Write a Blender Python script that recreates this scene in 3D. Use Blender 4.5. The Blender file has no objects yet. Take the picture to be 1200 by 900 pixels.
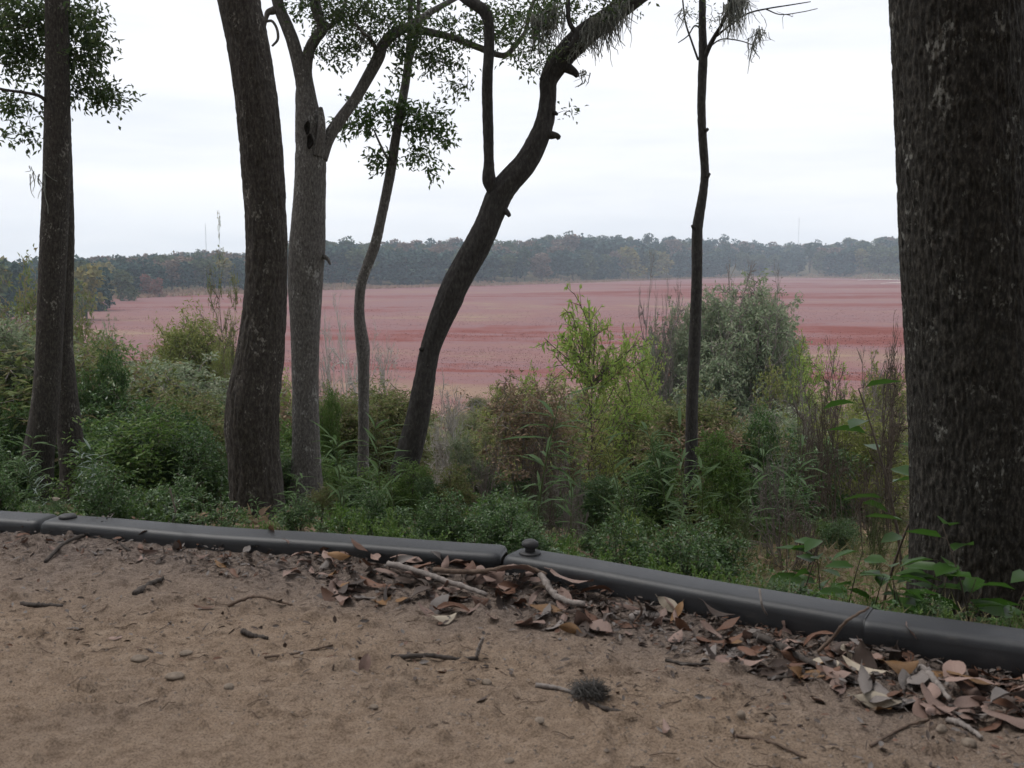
import bpy, math, random
import numpy as np
from mathutils import Vector

# ---------------------------------------------------------------- camera, sky, sun, exposure
sc = bpy.context.scene
COL = sc.collection
F = 1150.0            # focal length in pixels of the 1200 x 900 photograph
CAM_H = 0.8
PITCH = math.radians(7.04)
cam_d = bpy.data.cameras.new("camera")
cam = bpy.data.objects.new("camera", cam_d)
COL.objects.link(cam)
cam.location = (0, 0, CAM_H)
cam.rotation_euler = (math.pi / 2 - PITCH, 0, 0)
cam_d.sensor_width = 36
cam_d.lens = 36 * F / 1200
cam_d.clip_start = 0.05
cam_d.clip_end = 6000
cam_d.dof.use_dof = True
cam_d.dof.focus_distance = 6.0
cam_d.dof.aperture_fstop = 10.0
sc.camera = cam

SUN_EL, SUN_AZ = math.radians(62), math.radians(-70)   # high sun to the left, behind cloud
world = bpy.data.worlds.new("World")
sc.world = world
world.use_nodes = True
wn, wl = world.node_tree.nodes, world.node_tree.links
wn.clear()
w_out = wn.new('ShaderNodeOutputWorld')
w_bg = wn.new('ShaderNodeBackground')
w_bg.inputs['Strength'].default_value = 0.12
w_sky = wn.new('ShaderNodeTexSky')
w_sky.sky_type = 'NISHITA'
w_sky.sun_disc = False
w_sky.sun_elevation = SUN_EL
w_sky.sun_rotation = SUN_AZ
w_tc = wn.new('ShaderNodeTexCoord')
w_map = wn.new('ShaderNodeMapping')
w_map.inputs['Scale'].default_value = (1.2, 1.2, 9.0)
w_noise = wn.new('ShaderNodeTexNoise')
w_noise.inputs['Scale'].default_value = 1.6
w_noise.inputs['Detail'].default_value = 5
w_noise.inputs['Roughness'].default_value = 0.55
w_ramp = wn.new('ShaderNodeValToRGB')
w_ramp.color_ramp.elements[0].position = 0.33
w_ramp.color_ramp.elements[0].color = (0.79, 0.815, 0.88, 1)
w_ramp.color_ramp.elements[1].position = 0.62
w_ramp.color_ramp.elements[1].color = (0.985, 0.98, 1.0, 1)
w_mul = wn.new('ShaderNodeMix')
w_mul.data_type = 'RGBA'
w_mul.blend_type = 'MULTIPLY'
w_mul.inputs[0].default_value = 1.0
w_mul.inputs[7].default_value = (7.95, 7.95, 7.95, 1)
w_mix = wn.new('ShaderNodeMix')
w_mix.data_type = 'RGBA'
w_mix.inputs[0].default_value = 0.94
wl.new(w_tc.outputs['Generated'], w_map.inputs['Vector'])
wl.new(w_map.outputs[0], w_noise.inputs['Vector'])
wl.new(w_noise.outputs['Fac'], w_ramp.inputs['Fac'])
wl.new(w_ramp.outputs['Color'], w_mul.inputs[6])
wl.new(w_sky.outputs['Color'], w_mix.inputs[6])
wl.new(w_mul.outputs[2], w_mix.inputs[7])
wl.new(w_mix.outputs[2], w_bg.inputs['Color'])
wl.new(w_bg.outputs[0], w_out.inputs['Surface'])

sun_d = bpy.data.lights.new("sun", 'SUN')
sun_d.energy = 1.5
sun_d.angle = math.radians(22)
sun_d.color = (1.0, 0.965, 0.92)
sun = bpy.data.objects.new("sun", sun_d)
COL.objects.link(sun)
# direction the light comes from: azimuth measured from +Y towards -X
sd = Vector((math.sin(SUN_AZ) * math.cos(SUN_EL), math.cos(SUN_AZ) * math.cos(SUN_EL), math.sin(SUN_EL)))
sun.rotation_euler = sd.to_track_quat('Z', 'Y').to_euler()
sun.location = (0, 0, 30)

sc.view_settings.view_transform = 'Standard'
sc.view_settings.look = 'None'
sc.view_settings.exposure = 0.36
sc.view_settings.gamma = 1.0
sc.view_settings.use_curve_mapping = False
sc.cycles.max_bounces = 6
sc.cycles.diffuse_bounces = 3
sc.cycles.transmission_bounces = 3
sc.cycles.transparent_max_bounces = 6
sc.cycles.volume_bounces = 1

# ---------------------------------------------------------------- small maths
CP, SP = math.cos(PITCH), math.sin(PITCH)


def ray(px, py):
    u, v = (px - 600) / F, (450 - py) / F
    return np.array((u, CP + v * SP, -SP + v * CP))


def P(px, py, Y):                       # world point seen at a photo pixel, Y metres ahead
    d = ray(px, py)
    return np.array((0, 0, CAM_H)) + d * (Y / d[1])


def onplane(px, py, z=0.0):
    d = ray(px, py)
    return np.array((0, 0, CAM_H)) + d * ((z - CAM_H) / d[2])


def nrm(a):
    return a / np.maximum(np.linalg.norm(a, axis=-1, keepdims=True), 1e-9)


def hash3(i, j, k):
    i = i.astype(np.uint32); j = j.astype(np.uint32); k = k.astype(np.uint32)
    h = i * np.uint32(374761393) + j * np.uint32(668265263) + k * np.uint32(2246822519)
    h = (h ^ (h >> np.uint32(13))) * np.uint32(1274126177)
    h = h ^ (h >> np.uint32(16))
    return (h & np.uint32(0xffff)).astype(np.float64) / 65535.0


def vnoise(x, y, z=0.0):
    x, y, z = np.broadcast_arrays(np.asarray(x, float), np.asarray(y, float), np.asarray(z, float))
    xi, yi, zi = np.floor(x).astype(np.int64), np.floor(y).astype(np.int64), np.floor(z).astype(np.int64)
    fx, fy, fz = x - xi, y - yi, z - zi
    fx, fy, fz = (f * f * (3 - 2 * f) for f in (fx, fy, fz))
    r = 0
    for a in (0, 1):
        for b in (0, 1):
            for c in (0, 1):
                w = (fx if a else 1 - fx) * (fy if b else 1 - fy) * (fz if c else 1 - fz)
                r = r + w * hash3(xi + a, yi + b, zi + c)
    return r


def fbm(x, y, z=0.0, o=4):
    r, a, s = 0, 0.5, 0
    for i in range(o):
        r = r + a * vnoise(x * 2 ** i + 17 * i, y * 2 ** i - 9 * i, z * 2 ** i + 5 * i)
        s += a
        a *= 0.5
    return r / s


def smooth(a, b, x):
    t = np.clip((x - a) / (b - a), 0, 1)
    return t * t * (3 - 2 * t)


def catmull(pts, m):
    pts = np.asarray(pts, float)
    n = len(pts)
    ext = np.vstack([2 * pts[0] - pts[1], pts, 2 * pts[-1] - pts[-2]])
    seg = np.linalg.norm(np.diff(pts[:, :3], axis=0), axis=1)
    cum = np.concatenate([[0], np.cumsum(seg)])
    s = np.linspace(0, cum[-1], m)
    i = np.clip(np.searchsorted(cum, s, side='right') - 1, 0, n - 2)
    t = ((s - cum[i]) / np.maximum(seg[i], 1e-9))[:, None]
    p0, p1, p2, p3 = ext[i], ext[i + 1], ext[i + 2], ext[i + 3]
    return 0.5 * (2 * p1 + (p2 - p0) * t + (2 * p0 - 5 * p1 + 4 * p2 - p3) * t ** 2 + (3 * p1 - p0 - 3 * p2 + p3) * t ** 3)


# ---------------------------------------------------------------- mesh collecting
class MB:
    def __init__(self):
        self.v, self.q, self.t, self.n = [], [], [], 0

    def add(self, V, Q=None, T=None):
        V = np.asarray(V, float).reshape(-1, 3)
        if Q is not None and len(Q):
            self.q.append(np.asarray(Q, np.int64).reshape(-1, 4) + self.n)
        if T is not None and len(T):
            self.t.append(np.asarray(T, np.int64).reshape(-1, 3) + self.n)
        self.v.append(V)
        self.n += len(V)
        return self

    def mesh(self, name, mats, smooth_faces=True):
        V = np.vstack(self.v)
        q = np.vstack(self.q) if self.q else np.zeros((0, 4), np.int64)
        t = np.vstack(self.t) if self.t else np.zeros((0, 3), np.int64)
        me = bpy.data.meshes.new(name)
        me.vertices.add(len(V))
        me.vertices.foreach_set('co', V.astype(np.float32).ravel())
        li = np.concatenate([q.ravel(), t.ravel()]).astype(np.int32)
        me.loops.add(len(li))
        me.loops.foreach_set('vertex_index', li)
        np_ = len(q) + len(t)
        me.polygons.add(np_)
        st = np.concatenate([np.arange(len(q)) * 4, len(q) * 4 + np.arange(len(t)) * 3]).astype(np.int32)
        me.polygons.foreach_set('loop_start', st)
        me.polygons.foreach_set('use_smooth', np.full(np_, smooth_faces, bool))
        me.update(calc_edges=True)
        me.validate()
        for m in (mats if isinstance(mats, (list, tuple)) else [mats]):
            me.materials.append(m)
        return me


def obj(name, me, parent=None, loc=None, mat=None):
    o = bpy.data.objects.new(name, me)
    COL.objects.link(o)
    if parent is not None:
        o.parent = parent
    if loc is not None:
        o.location = loc
    if mat is not None:
        o.material_slots[0].link = 'OBJECT'
        o.material_slots[0].material = mat
    return o


def tag(o, label, cat, group=None):
    o['label'] = label
    o['category'] = cat
    if group:
        o['group'] = group
    return o


def thing(name, label, cat, loc=(0, 0, 0), rotz=0.0, scale=(1, 1, 1), group=None):
    o = bpy.data.objects.new(name, None)
    COL.objects.link(o)
    o.empty_display_size = 0.1
    o.location = loc
    o.rotation_euler = (0, 0, rotz)
    o.scale = scale
    return tag(o, label, cat, group)


def structure(name, me, label=None):
    o = obj(name, me)
    o['kind'] = 'structure'
    if label:
        o['label'] = label
    return o


def stuff(name, me, label, cat, parent=None):
    o = obj(name, me, parent)
    o['kind'] = 'stuff'
    if parent is None:
        o['label'] = label
        o['category'] = cat
    return o


def ring_tube(C, R, k, disp=None, caps=True, origin=None):
    """tube round a centre line C (n,3), radii R (n,), k sides; disp(theta, s) gives a radial offset"""
    C = np.asarray(C, float)
    n = len(C)
    T = nrm(np.gradient(C, axis=0))
    up = np.array((1.0, 0, 0)) if abs(T[0][0]) < 0.8 else np.array((0, 1.0, 0))
    A = np.zeros((n, 3))
    a = nrm(up - T[0] * np.dot(up, T[0]))
    for i in range(n):
        a = a - T[i] * np.dot(a, T[i])
        a = a / np.linalg.norm(a)
        A[i] = a
    B = np.cross(T, A)
    th = np.arange(k) * 2 * math.pi / k
    s = np.concatenate([[0], np.cumsum(np.linalg.norm(np.diff(C, axis=0), axis=1))])
    RR = np.repeat(np.asarray(R, float)[:, None], k, 1)
    if disp is not None:
        RR = RR + disp(th[None, :], s[:, None], np.asarray(R, float)[:, None])
    V = C[:, None, :] + RR[..., None] * (np.cos(th)[None, :, None] * A[:, None, :] + np.sin(th)[None, :, None] * B[:, None, :])
    V = V.reshape(-1, 3)
    i = np.arange(n - 1)[:, None] * k
    j = np.arange(k)[None, :]
    j2 = (j + 1) % k
    Q = np.stack([i + j, i + j2, i + k + j2, i + k + j], -1).reshape(-1, 4)
    Tt = []
    if caps:
        V = np.vstack([V, C[0], C[-1] + T[-1] * R[-1] * 0.4])
        a0, a1 = n * k, n * k + 1
        jj = np.arange(k)
        Tt = np.vstack([np.stack([np.full(k, a0), (jj + 1) % k, jj], -1),
                        np.stack([np.full(k, a1), (n - 1) * k + jj, (n - 1) * k + (jj + 1) % k], -1)])
    if origin is not None:
        V = V - origin
    return V, Q, Tt


def twigs(mb, polys, k=4):
    """many thin polylines [(pts (n,3), radii (n,))] as tubes, batched by point count"""
    by = {}
    for p, r in polys:
        by.setdefault(len(p), []).append((p, r))
    for n, L in by.items():
        C = np.array([p for p, r in L])
        R = np.array([r for p, r in L])
        M = len(C)
        T = nrm(np.gradient(C, axis=1))
        ref = np.tile(np.array((0.31, 0.77, 0.55)), (M, n, 1))
        A = nrm(np.cross(T, ref))
        B = np.cross(T, A)
        th = np.arange(k) * 2 * math.pi / k
        V = C[:, :, None, :] + R[:, :, None, None] * (np.cos(th)[None, None, :, None] * A[:, :, None, :] + np.sin(th)[None, None, :, None] * B[:, :, None, :])
        base = (np.arange(M) * n * k)[:, None, None]
        i = (np.arange(n - 1) * k)[None, :, None]
        j = np.arange(k)[None, None, :]
        j2 = (j + 1) % k
        Q = np.stack([base + i + j, base + i + j2, base + i + k + j2, base + i + k + j], -1).reshape(-1, 4)
        mb.add(V.reshape(-1, 3), Q)


def leafset(mb, pos, d, n, L, W, style=1, droop=0.15):
    N = len(pos)
    if N == 0:
        return
    d = nrm(d)
    s = nrm(np.cross(n, d))
    n = np.cross(d, s)
    L = np.broadcast_to(L, (N,))[:, None]
    W = np.broadcast_to(W, (N,))[:, None]
    i = np.arange(N)[:, None]
    if style == 1:
        V = np.stack([pos, pos + d * L * .45 + s * W * .5 + n * W * .18, pos + d * L * .45 - s * W * .5 + n * W * .18, pos + d * L - n * L * droop], 1)
        mb.add(V, None, np.vstack([i * 4 + np.array([[0, 2, 3]]), i * 4 + np.array([[0, 3, 1]])]))
    else:
        V = np.stack([pos,
                      pos + d * L * .28 + s * W * .42 + n * W * .12, pos + d * L * .28 - n * W * .06, pos + d * L * .28 - s * W * .42 + n * W * .12,
                      pos + d * L * .65 + s * W * .42 + n * (W * .12 - L * droop * .35), pos + d * L * .65 - n * (W * .06 + L * droop * .35), pos + d * L * .65 - s * W * .42 + n * (W * .12 - L * droop * .35),
                      pos + d * L - n * L * droop], 1)
        mb.add(V, np.vstack([i * 8 + np.array([[1, 2, 5, 4]]), i * 8 + np.array([[2, 3, 6, 5]])]),
               np.vstack([i * 8 + np.array([[0, 2, 1]]), i * 8 + np.array([[0, 3, 2]]), i * 8 + np.array([[4, 5, 7]]), i * 8 + np.array([[5, 6, 7]])]))


def grid(xs, ys, zf):
    X, Y = np.meshgrid(xs, ys)
    return X, Y


def sheet(X, Y, Z):
    ny, nx = X.shape
    V = np.stack([X, Y, Z], -1).reshape(-1, 3)
    i = np.arange(ny - 1)[:, None] * nx
    j = np.arange(nx - 1)[None, :]
    Q = np.stack([i + j, i + j + 1, i + nx + j + 1, i + nx + j], -1).reshape(-1, 4)
    return MB().add(V, Q)


# ---------------------------------------------------------------- materials
def newmat(name):
    m = bpy.data.materials.new(name)
    m.use_nodes = True
    nt = m.node_tree
    nt.nodes.clear()
    out = nt.nodes.new('ShaderNodeOutputMaterial')
    return m, nt, nt.nodes, nt.links, out


def ramp(ns, stops):
    r = ns.new('ShaderNodeValToRGB')
    e = r.color_ramp.elements
    while len(e) < len(stops):
        e.new(0.5)
    for el, (p, c) in zip(e, stops):
        el.position = p
        el.color = (*c, 1)
    return r


def coords(ns, ls, kind, scale):
    if kind == 'Position':
        g = ns.new('ShaderNodeNewGeometry')
        src = g.outputs['Position']
    else:
        t = ns.new('ShaderNodeTexCoord')
        src = t.outputs[kind]
    mp = ns.new('ShaderNodeMapping')
    mp.inputs['Scale'].default_value = scale
    ls.new(src, mp.inputs['Vector'])
    return mp.outputs[0]


def noise(ns, ls, vec, scale, detail=4, rough=0.55):
    n = ns.new('ShaderNodeTexNoise')
    n.inputs['Scale'].default_value = scale
    n.inputs['Detail'].default_value = detail
    n.inputs['Roughness'].default_value = rough
    ls.new(vec, n.inputs['Vector'])
    return n.outputs['Fac']


def mixc(ns, ls, fac, a, b, mode='MIX'):
    m = ns.new('ShaderNodeMix')
    m.data_type = 'RGBA'
    m.blend_type = mode
    for sock, val in ((0, fac), (6, a), (7, b)):
        if hasattr(val, 'is_output'):
            ls.new(val, m.inputs[sock])
        else:
            m.inputs[sock].default_value = val if sock == 0 else (*val, 1)
    return m.outputs[2]


def bump(ns, ls, h, strength, dist, normal=None):
    b = ns.new('ShaderNodeBump')
    b.inputs['Strength'].default_value = strength
    b.inputs['Distance'].default_value = dist
    ls.new(h, b.inputs['Height'])
    if normal is not None:
        ls.new(normal, b.inputs['Normal'])
    return b.outputs[0]


def principled(ns, ls, out, col, rough=0.7, nor=None, spec=0.5):
    b = ns.new('ShaderNodeBsdfPrincipled')
    if hasattr(col, 'is_output'):
        ls.new(col, b.inputs['Base Color'])
    else:
        b.inputs['Base Color'].default_value = (*col, 1)
    b.inputs['Roughness'].default_value = rough
    b.inputs['Specular IOR Level'].default_value = spec
    if nor is not None:
        ls.new(nor, b.inputs['Normal'])
    ls.new(b.outputs[0], out.inputs['Surface'])
    return b


def leaf_mat(name, cols, rough=0.45, trans=0.3, spec=0.5):
    spec = spec * .7
    m, nt, ns, ls, out = newmat(name)
    g = ns.new('ShaderNodeNewGeometry')
    st = [((i + 0.5) / len(cols), c) for i, c in enumerate(cols)]
    r = ramp(ns, st)
    ls.new(g.outputs['Random Per Island'], r.inputs['Fac'])
    b = ns.new('ShaderNodeBsdfPrincipled')
    ls.new(r.outputs[0], b.inputs['Base Color'])
    b.inputs['Roughness'].default_value = rough
    b.inputs['Specular IOR Level'].default_value = spec
    t = ns.new('ShaderNodeBsdfTranslucent')
    ls.new(r.outputs[0], t.inputs['Color'])
    mx = ns.new('ShaderNodeMixShader')
    mx.inputs[0].default_value = trans
    ls.new(b.outputs[0], mx.inputs[1])
    ls.new(t.outputs[0], mx.inputs[2])
    ls.new(mx.outputs[0], out.inputs['Surface'])
    return m


def bark_mat(name, dark, mid, light, sc_=60.0, lichen=(0.3, 0.3, 0.27), lich=0.66, bump_d=0.006):
    m, nt, ns, ls, out = newmat(name)
    v = coords(ns, ls, 'Object', (1, 1, 0.42))
    n1 = noise(ns, ls, v, sc_ * 1.5, 4, 0.7)
    r = ramp(ns, [(0.3, dark), (0.5, mid), (0.72, light)])
    ls.new(n1, r.inputs['Fac'])
    v2 = coords(ns, ls, 'Object', (1, 1, 0.6))
    n2 = noise(ns, ls, v2, 75.0, 4, 0.6)
    n3 = noise(ns, ls, v2, 11.0, 3, 0.6)
    mul = ns.new('ShaderNodeMath'); mul.operation = 'ADD'
    ls.new(n2, mul.inputs[0]); ls.new(n3, mul.inputs[1])
    mm = ns.new('ShaderNodeMapRange')
    mm.inputs['From Min'].default_value = lich * 2 - 0.04
    mm.inputs['From Max'].default_value = lich * 2 + 0.10
    ls.new(mul.outputs[0], mm.inputs['Value'])
    col = mixc(ns, ls, mm.outputs[0], r.outputs[0], lichen)
    nor = bump(ns, ls, n1, 0.8, bump_d)
    principled(ns, ls, out, col, 0.9, nor, 0.25)
    return m


def plain_mat(name, col, rough=0.8, var=0.35, scale=40.0, spec=0.3):
    m, nt, ns, ls, out = newmat(name)
    v = coords(ns, ls, 'Object', (1, 1, 1))
    n = noise(ns, ls, v, scale, 3)
    lo = tuple(c * (1 - var) for c in col)
    hi = tuple(min(1, c * (1 + var)) for c in col)
    r = ramp(ns, [(0.3, lo), (0.7, hi)])
    ls.new(n, r.inputs['Fac'])
    principled(ns, ls, out, r.outputs[0], rough, None, spec)
    return m


# ---------------------------------------------------------------- terrain
TOP = 0.078            # height of the edging timbers above the path
KF = [onplane(-420, 577, TOP), onplane(43, 611.5, TOP), onplane(586, 651, TOP), onplane(1012, 728, TOP), onplane(1330, 774, TOP)]
KX = np.array([k[0] for k in KF]); KY = np.array([k[1] for k in KF])


def kerb_y(x):
    return np.interp(x, KX, KY)


SS = [-100, 0, .3, .8, 3, 6, 8, 18, 28, 43, 56, 66, 80, 5000]
SZ = [-.03, -.03, -.08, -.22, -.70, -1.45, -2.0, -4.2, -6.1, -8.1, -9.05, -9.45, -9.7, -9.7]
EDGE_PX = [-1500, 60, 150, 200, 300, 400, 500, 600, 700, 780, 900, 1055, 1300, 2700]
EDGE_D = [270, 285, 296, 316, 345, 390, 425, 465, 530, 605, 715, 612, 540, 480]
SKY_PX = [-1500, 0, 50, 100, 150, 200, 300, 400, 560, 640, 700, 760, 860, 920, 960, 1000, 1050, 1200, 2700]
SKY_PY = [306, 303, 300, 297, 293, 290, 286, 283, 284, 279, 277, 278, 282, 285.5, 284, 281, 277, 274, 274]
MARSH_Z = -9.25
TREE_H = 13.0


def gz(x, y):
    x = np.asarray(x, float); y = np.asarray(y, float)
    s = y - np.minimum(kerb_y(x), 2.7)
    z = np.interp(s, SS, SZ)
    z = z + (fbm(x * 1.3, y * 1.3, 3.0, 3) - .5) * 0.12 * np.clip(s / 1.5, 0, 1)
    z = z + (fbm(x * .13, y * .13, 7.0, 3) - .5) * 1.2 * np.clip((s - 6) / 20, 0, 1) * np.clip((75 - s) / 20, 0, 1)
    yy = np.maximum(y, 1.0)
    px = np.clip(600 + F * x / yy, -1500, 2700)
    d0 = np.interp(px, EDGE_PX, EDGE_D) + (fbm(px * .02, 3.0, 1.0, 3) - .5) * 30
    top = CAM_H + (308 - np.interp(px, SKY_PX, SKY_PY)) / F * (d0 + 190) - TREE_H
    w = np.clip((y - d0) / 190, 0, 1)
    w2 = smooth(-.06, .05, (y - d0) / 190)
    far = MARSH_Z + 0.3 + w ** .8 * (top - MARSH_Z)
    return np.where(y > 200, np.maximum(z, z + w2 * (far - z)), z)


yr = np.concatenate([[-40, -15, -6, -2, 0, .8], np.linspace(1.2, 4, 50), np.geomspace(4.05, 200, 150), np.linspace(206, 1100, 150), [1180, 1260, 1330]])
pr = np.concatenate([np.linspace(-1000, -200, 30)[:-1], np.linspace(-200, 1400, 261), np.linspace(1400, 2200, 30)[1:]])
GX = (pr[None, :] - 600) / F * (np.abs(yr)[:, None] + 6)
GY = np.repeat(yr[:, None], len(pr), 1)

m_soil, nt, ns, ls, out = newmat('soil_and_litter')
v = coords(ns, ls, 'Position', (1, 1, 1))
a = noise(ns, ls, v, 0.5, 5, .6)
b = noise(ns, ls, v, 9.0, 5, .7)
r1 = ramp(ns, [(.3, (.075, .058, .04)), (.5, (.15, .11, .075)), (.7, (.24, .17, .115))])
ls.new(b, r1.inputs['Fac'])
r2 = ramp(ns, [(.38, (.05, .07, .025)), (.62, (.11, .10, .05))])
ls.new(b, r2.inputs['Fac'])
mr = ns.new('ShaderNodeMapRange'); mr.inputs['From Min'].default_value = .42; mr.inputs['From Max'].default_value = .6
ls.new(a, mr.inputs['Value'])
c = mixc(ns, ls, mr.outputs[0], r1.outputs[0], r2.outputs[0])
principled(ns, ls, out, c, .95, bump(ns, ls, b, .6, .03), .1)
structure('ground', sheet(GX, GY, gz(GX, GY)).mesh('ground', m_soil))


def marsh_material(name, tan=0.0):
    m, nt, ns, ls, out = newmat(name)
    v = coords(ns, ls, 'Position', (.0065, .017, 1))
    a = noise(ns, ls, v, 1.0, 6, .62)
    a.node.inputs['Distortion'].default_value = 1.3
    v2 = coords(ns, ls, 'Position', (.04, .10, .6))
    b = noise(ns, ls, v2, 1.0, 8, .78)
    v3 = coords(ns, ls, 'Position', (.30, .45, .6))
    b3 = noise(ns, ls, v3, 1.0, 6, .75)
    bb = ns.new('ShaderNodeMath'); bb.operation = 'ADD'
    ls.new(b, bb.inputs[0]); ls.new(b3, bb.inputs[1])
    add = ns.new('ShaderNodeMath'); add.operation = 'MULTIPLY_ADD'
    ls.new(bb.outputs[0], add.inputs[0]); add.inputs[1].default_value = .62
    sub = ns.new('ShaderNodeMath'); sub.operation = 'MULTIPLY_ADD'
    ls.new(a, sub.inputs[0]); sub.inputs[1].default_value = 2.0; sub.inputs[2].default_value = -1.14
    ls.new(sub.outputs[0], add.inputs[2])
    r = ramp(ns, [(.06, (.26, .185, .125)), (.22, (.22, .142, .114)), (.40, (.205, .108, .103)), (.52, (.195, .115, .116)), (.63, (.19, .080, .074)), (.75, (.165, .052, .043)), (.9, (.14, .038, .026))])
    ls.new(add.outputs[0], r.inputs['Fac'])
    col = r.outputs[0]
    if tan:
        col = mixc(ns, ls, tan, col, (.33, .235, .16))
    principled(ns, ls, out, col, .95, None, .05)
    return m


m_marsh = marsh_material('red_marsh_vegetation')
m_tan = marsh_material('dry_tan_grass', .8)
MX, MY = np.meshgrid(np.linspace(-1000, 1000, 120), np.concatenate([np.linspace(40, 200, 60), np.linspace(206, 950, 80)]))
structure('marsh', sheet(MX, MY, MARSH_Z + (fbm(MX * .03, MY * .08, 2.0, 3) - .5) * .25).mesh('marsh', m_marsh))

rng = np.random.default_rng(11)


def tuft_field(name, n, pxr, yr_, h, mat, label, edge=None, seed=1, w=.35):
    g = np.random.default_rng(seed)
    px = g.uniform(*pxr, n)
    if edge is None:
        y = 1 / g.uniform(1 / yr_[1], 1 / yr_[0], n)
    else:
        y = np.interp(px, EDGE_PX, EDGE_D) - g.uniform(edge[0], edge[1], n)
    x = (px - 600) / F * y
    z = np.maximum(gz(x, y), MARSH_Z)
    pos = np.stack([x, y, z - .05], -1)
    mb = MB()
    for k in range(2):
        d = nrm(np.stack([g.normal(0, .35, n), g.normal(0, .35, n), np.ones(n)], -1))
        nn = nrm(np.stack([g.normal(0, .5, n), -np.ones(n), g.normal(0, .3, n)], -1))
        L = g.uniform(.5, 1.2, n) * h
        leafset(mb, pos + g.normal(0, .15, (n, 3)) * np.array((1, 1, .1)), d, nn, L, L * w * g.uniform(.6, 1.5, n), 1, .05)
    return stuff(name, mb.mesh(name, mat), label, 'marsh plants')


tuft_field('marsh_weeds', 60000, (-150, 1250), (56, 230), .13, m_marsh, 'low red and mauve weeds covering the open marsh', seed=3, w=.42)
tuft_field('marsh_edge_grass', 7000, (-50, 1250), None, 1.1, m_tan, 'strip of dry tan grass along the far marsh edge', edge=(-6, 22), seed=4, w=.6)
# pale sandy flat at the far right of the marsh
m_sand = plain_mat('pale_dry_sand', (.5, .44, .38), .95, .2, .3)
t = np.linspace(0, 1, 30)
sx0 = (1000 + 75 * t - 600) / F
for nm, d0, wd, p0, p1 in (('sand_flat', 560, 12, 1003, 1075), ('sand_flat', 470, 9, 1030, 1085)):
    pxs = p0 + (p1 - p0) * t
    dl = d0 + 18 * np.sin(t * 5) + 26 * t
    half = wd * (.25 + .75 * fbm(t * 7, d0, 0, 3)) * np.sin(np.pi * np.clip(t, .04, .96)) ** .5
    A = np.stack([(pxs - 600) / F * (dl - half), dl - half, np.full(30, MARSH_Z + .22)], -1)
    B = np.stack([(pxs - 600) / F * (dl + half), dl + half, np.full(30, MARSH_Z + .22)], -1)
    i = np.arange(29)
    o = structure(nm, MB().add(np.vstack([A, B]), np.stack([i, i + 1, i + 31, i + 30], -1)).mesh(nm, m_sand))

# ---------------------------------------------------------------- far wood
FAR_COLS = {
    'dusky': [(.026, .056, .048), (.042, .078, .064), (.066, .106, .082)],
    'olive': [(.065, .092, .045), (.090, .115, .058), (.12, .14, .07)],
    'russet': [(.125, .092, .068), (.165, .122, .092), (.21, .155, .115)],
    'pine': [(.030, .060, .038), (.042, .075, .046), (.06, .092, .052)],
    'gold': [(.20, .17, .05), (.25, .21, .08), (.16, .16, .06)],
    'red': [(.24, .10, .08), (.21, .11, .09), (.17, .12, .09)],
}
FM = {k: leaf_mat('far_' + k + '_foliage', c, .8, .15, .1) for k, c in FAR_COLS.items()}
m_farbark = plain_mat('far_bark', (.10, .085, .07), .9, .3, 2.0)


def crown_arrays(g, h, rad, n, size, pine=False):
    """lobed crown: leaf clumps spread through several sub-crowns"""
    nl = 9
    if pine:
        cz = g.uniform(.45, .96, nl) * h
        cr = g.uniform(.22, .4, nl) * rad * 1.5
        ang = g.uniform(0, 6.28, nl); rr = g.uniform(.1, .55, nl) * rad
    else:
        cz = g.uniform(.22, .86, nl) * h
        cr = g.uniform(.34, .6, nl) * rad
        ang = g.uniform(0, 6.28, nl); rr = g.uniform(.2, .75, nl) * rad * (1.15 - cz / h * .6)
    cen = np.stack([np.cos(ang) * rr, np.sin(ang) * rr, cz], -1)
    if not pine:
        cen[0] = (0, 0, .8 * h); cr[0] = .45 * rad
    w = cr ** 2 / np.sum(cr ** 2)
    k = g.choice(nl, n, p=w)
    d = nrm(g.normal(0, 1, (n, 3)))
    pos = cen[k] + d * (cr[k] * g.uniform(.65, 1.05, n))[:, None] * np.array((1, 1, .85))
    dv = nrm(d + g.normal(0, .7, (n, 3)))
    nn = nrm(d + g.normal(0, .6, (n, 3)) + np.array((0, 0, .5)))
    L = size * g.uniform(.6, 1.5, n)
    return pos, dv, nn, L


def far_tree_mesh(g, pine=False, n=850, size=1.05):
    h = TREE_H * (1.08 if pine else 1.0)
    rad = 3.4 if pine else 4.6
    mb = MB()
    pos, dv, nn, L = crown_arrays(g, h, rad, n if not pine else n // 2, size * (.8 if pine else 1), pine)
    leafset(mb, pos, dv, nn, L, L * .8, 1, .2)
    return mb, h


far_protos = {}
g = np.random.default_rng(5)
for kind, cnt in (('dusky', 3), ('olive', 2), ('russet', 2), ('pine', 2), ('gold', 1), ('red', 1)):
    far_protos[kind] = []
    for i in range(cnt):
        mb, h = far_tree_mesh(g, kind == 'pine')
        tr = MB()
        z = np.linspace(-1.0, h * .9, 6)
        C = np.stack([np.sin(z * .3 + i) * .25, np.cos(z * .37) * .2, z], -1)
        tr.add(*ring_tube(C, np.linspace(.34, .08, 6), 6))
        far_protos[kind].append((mb.mesh('far_crown_' + kind, FM[kind]), tr.mesh('far_trunk', m_farbark)))



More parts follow.
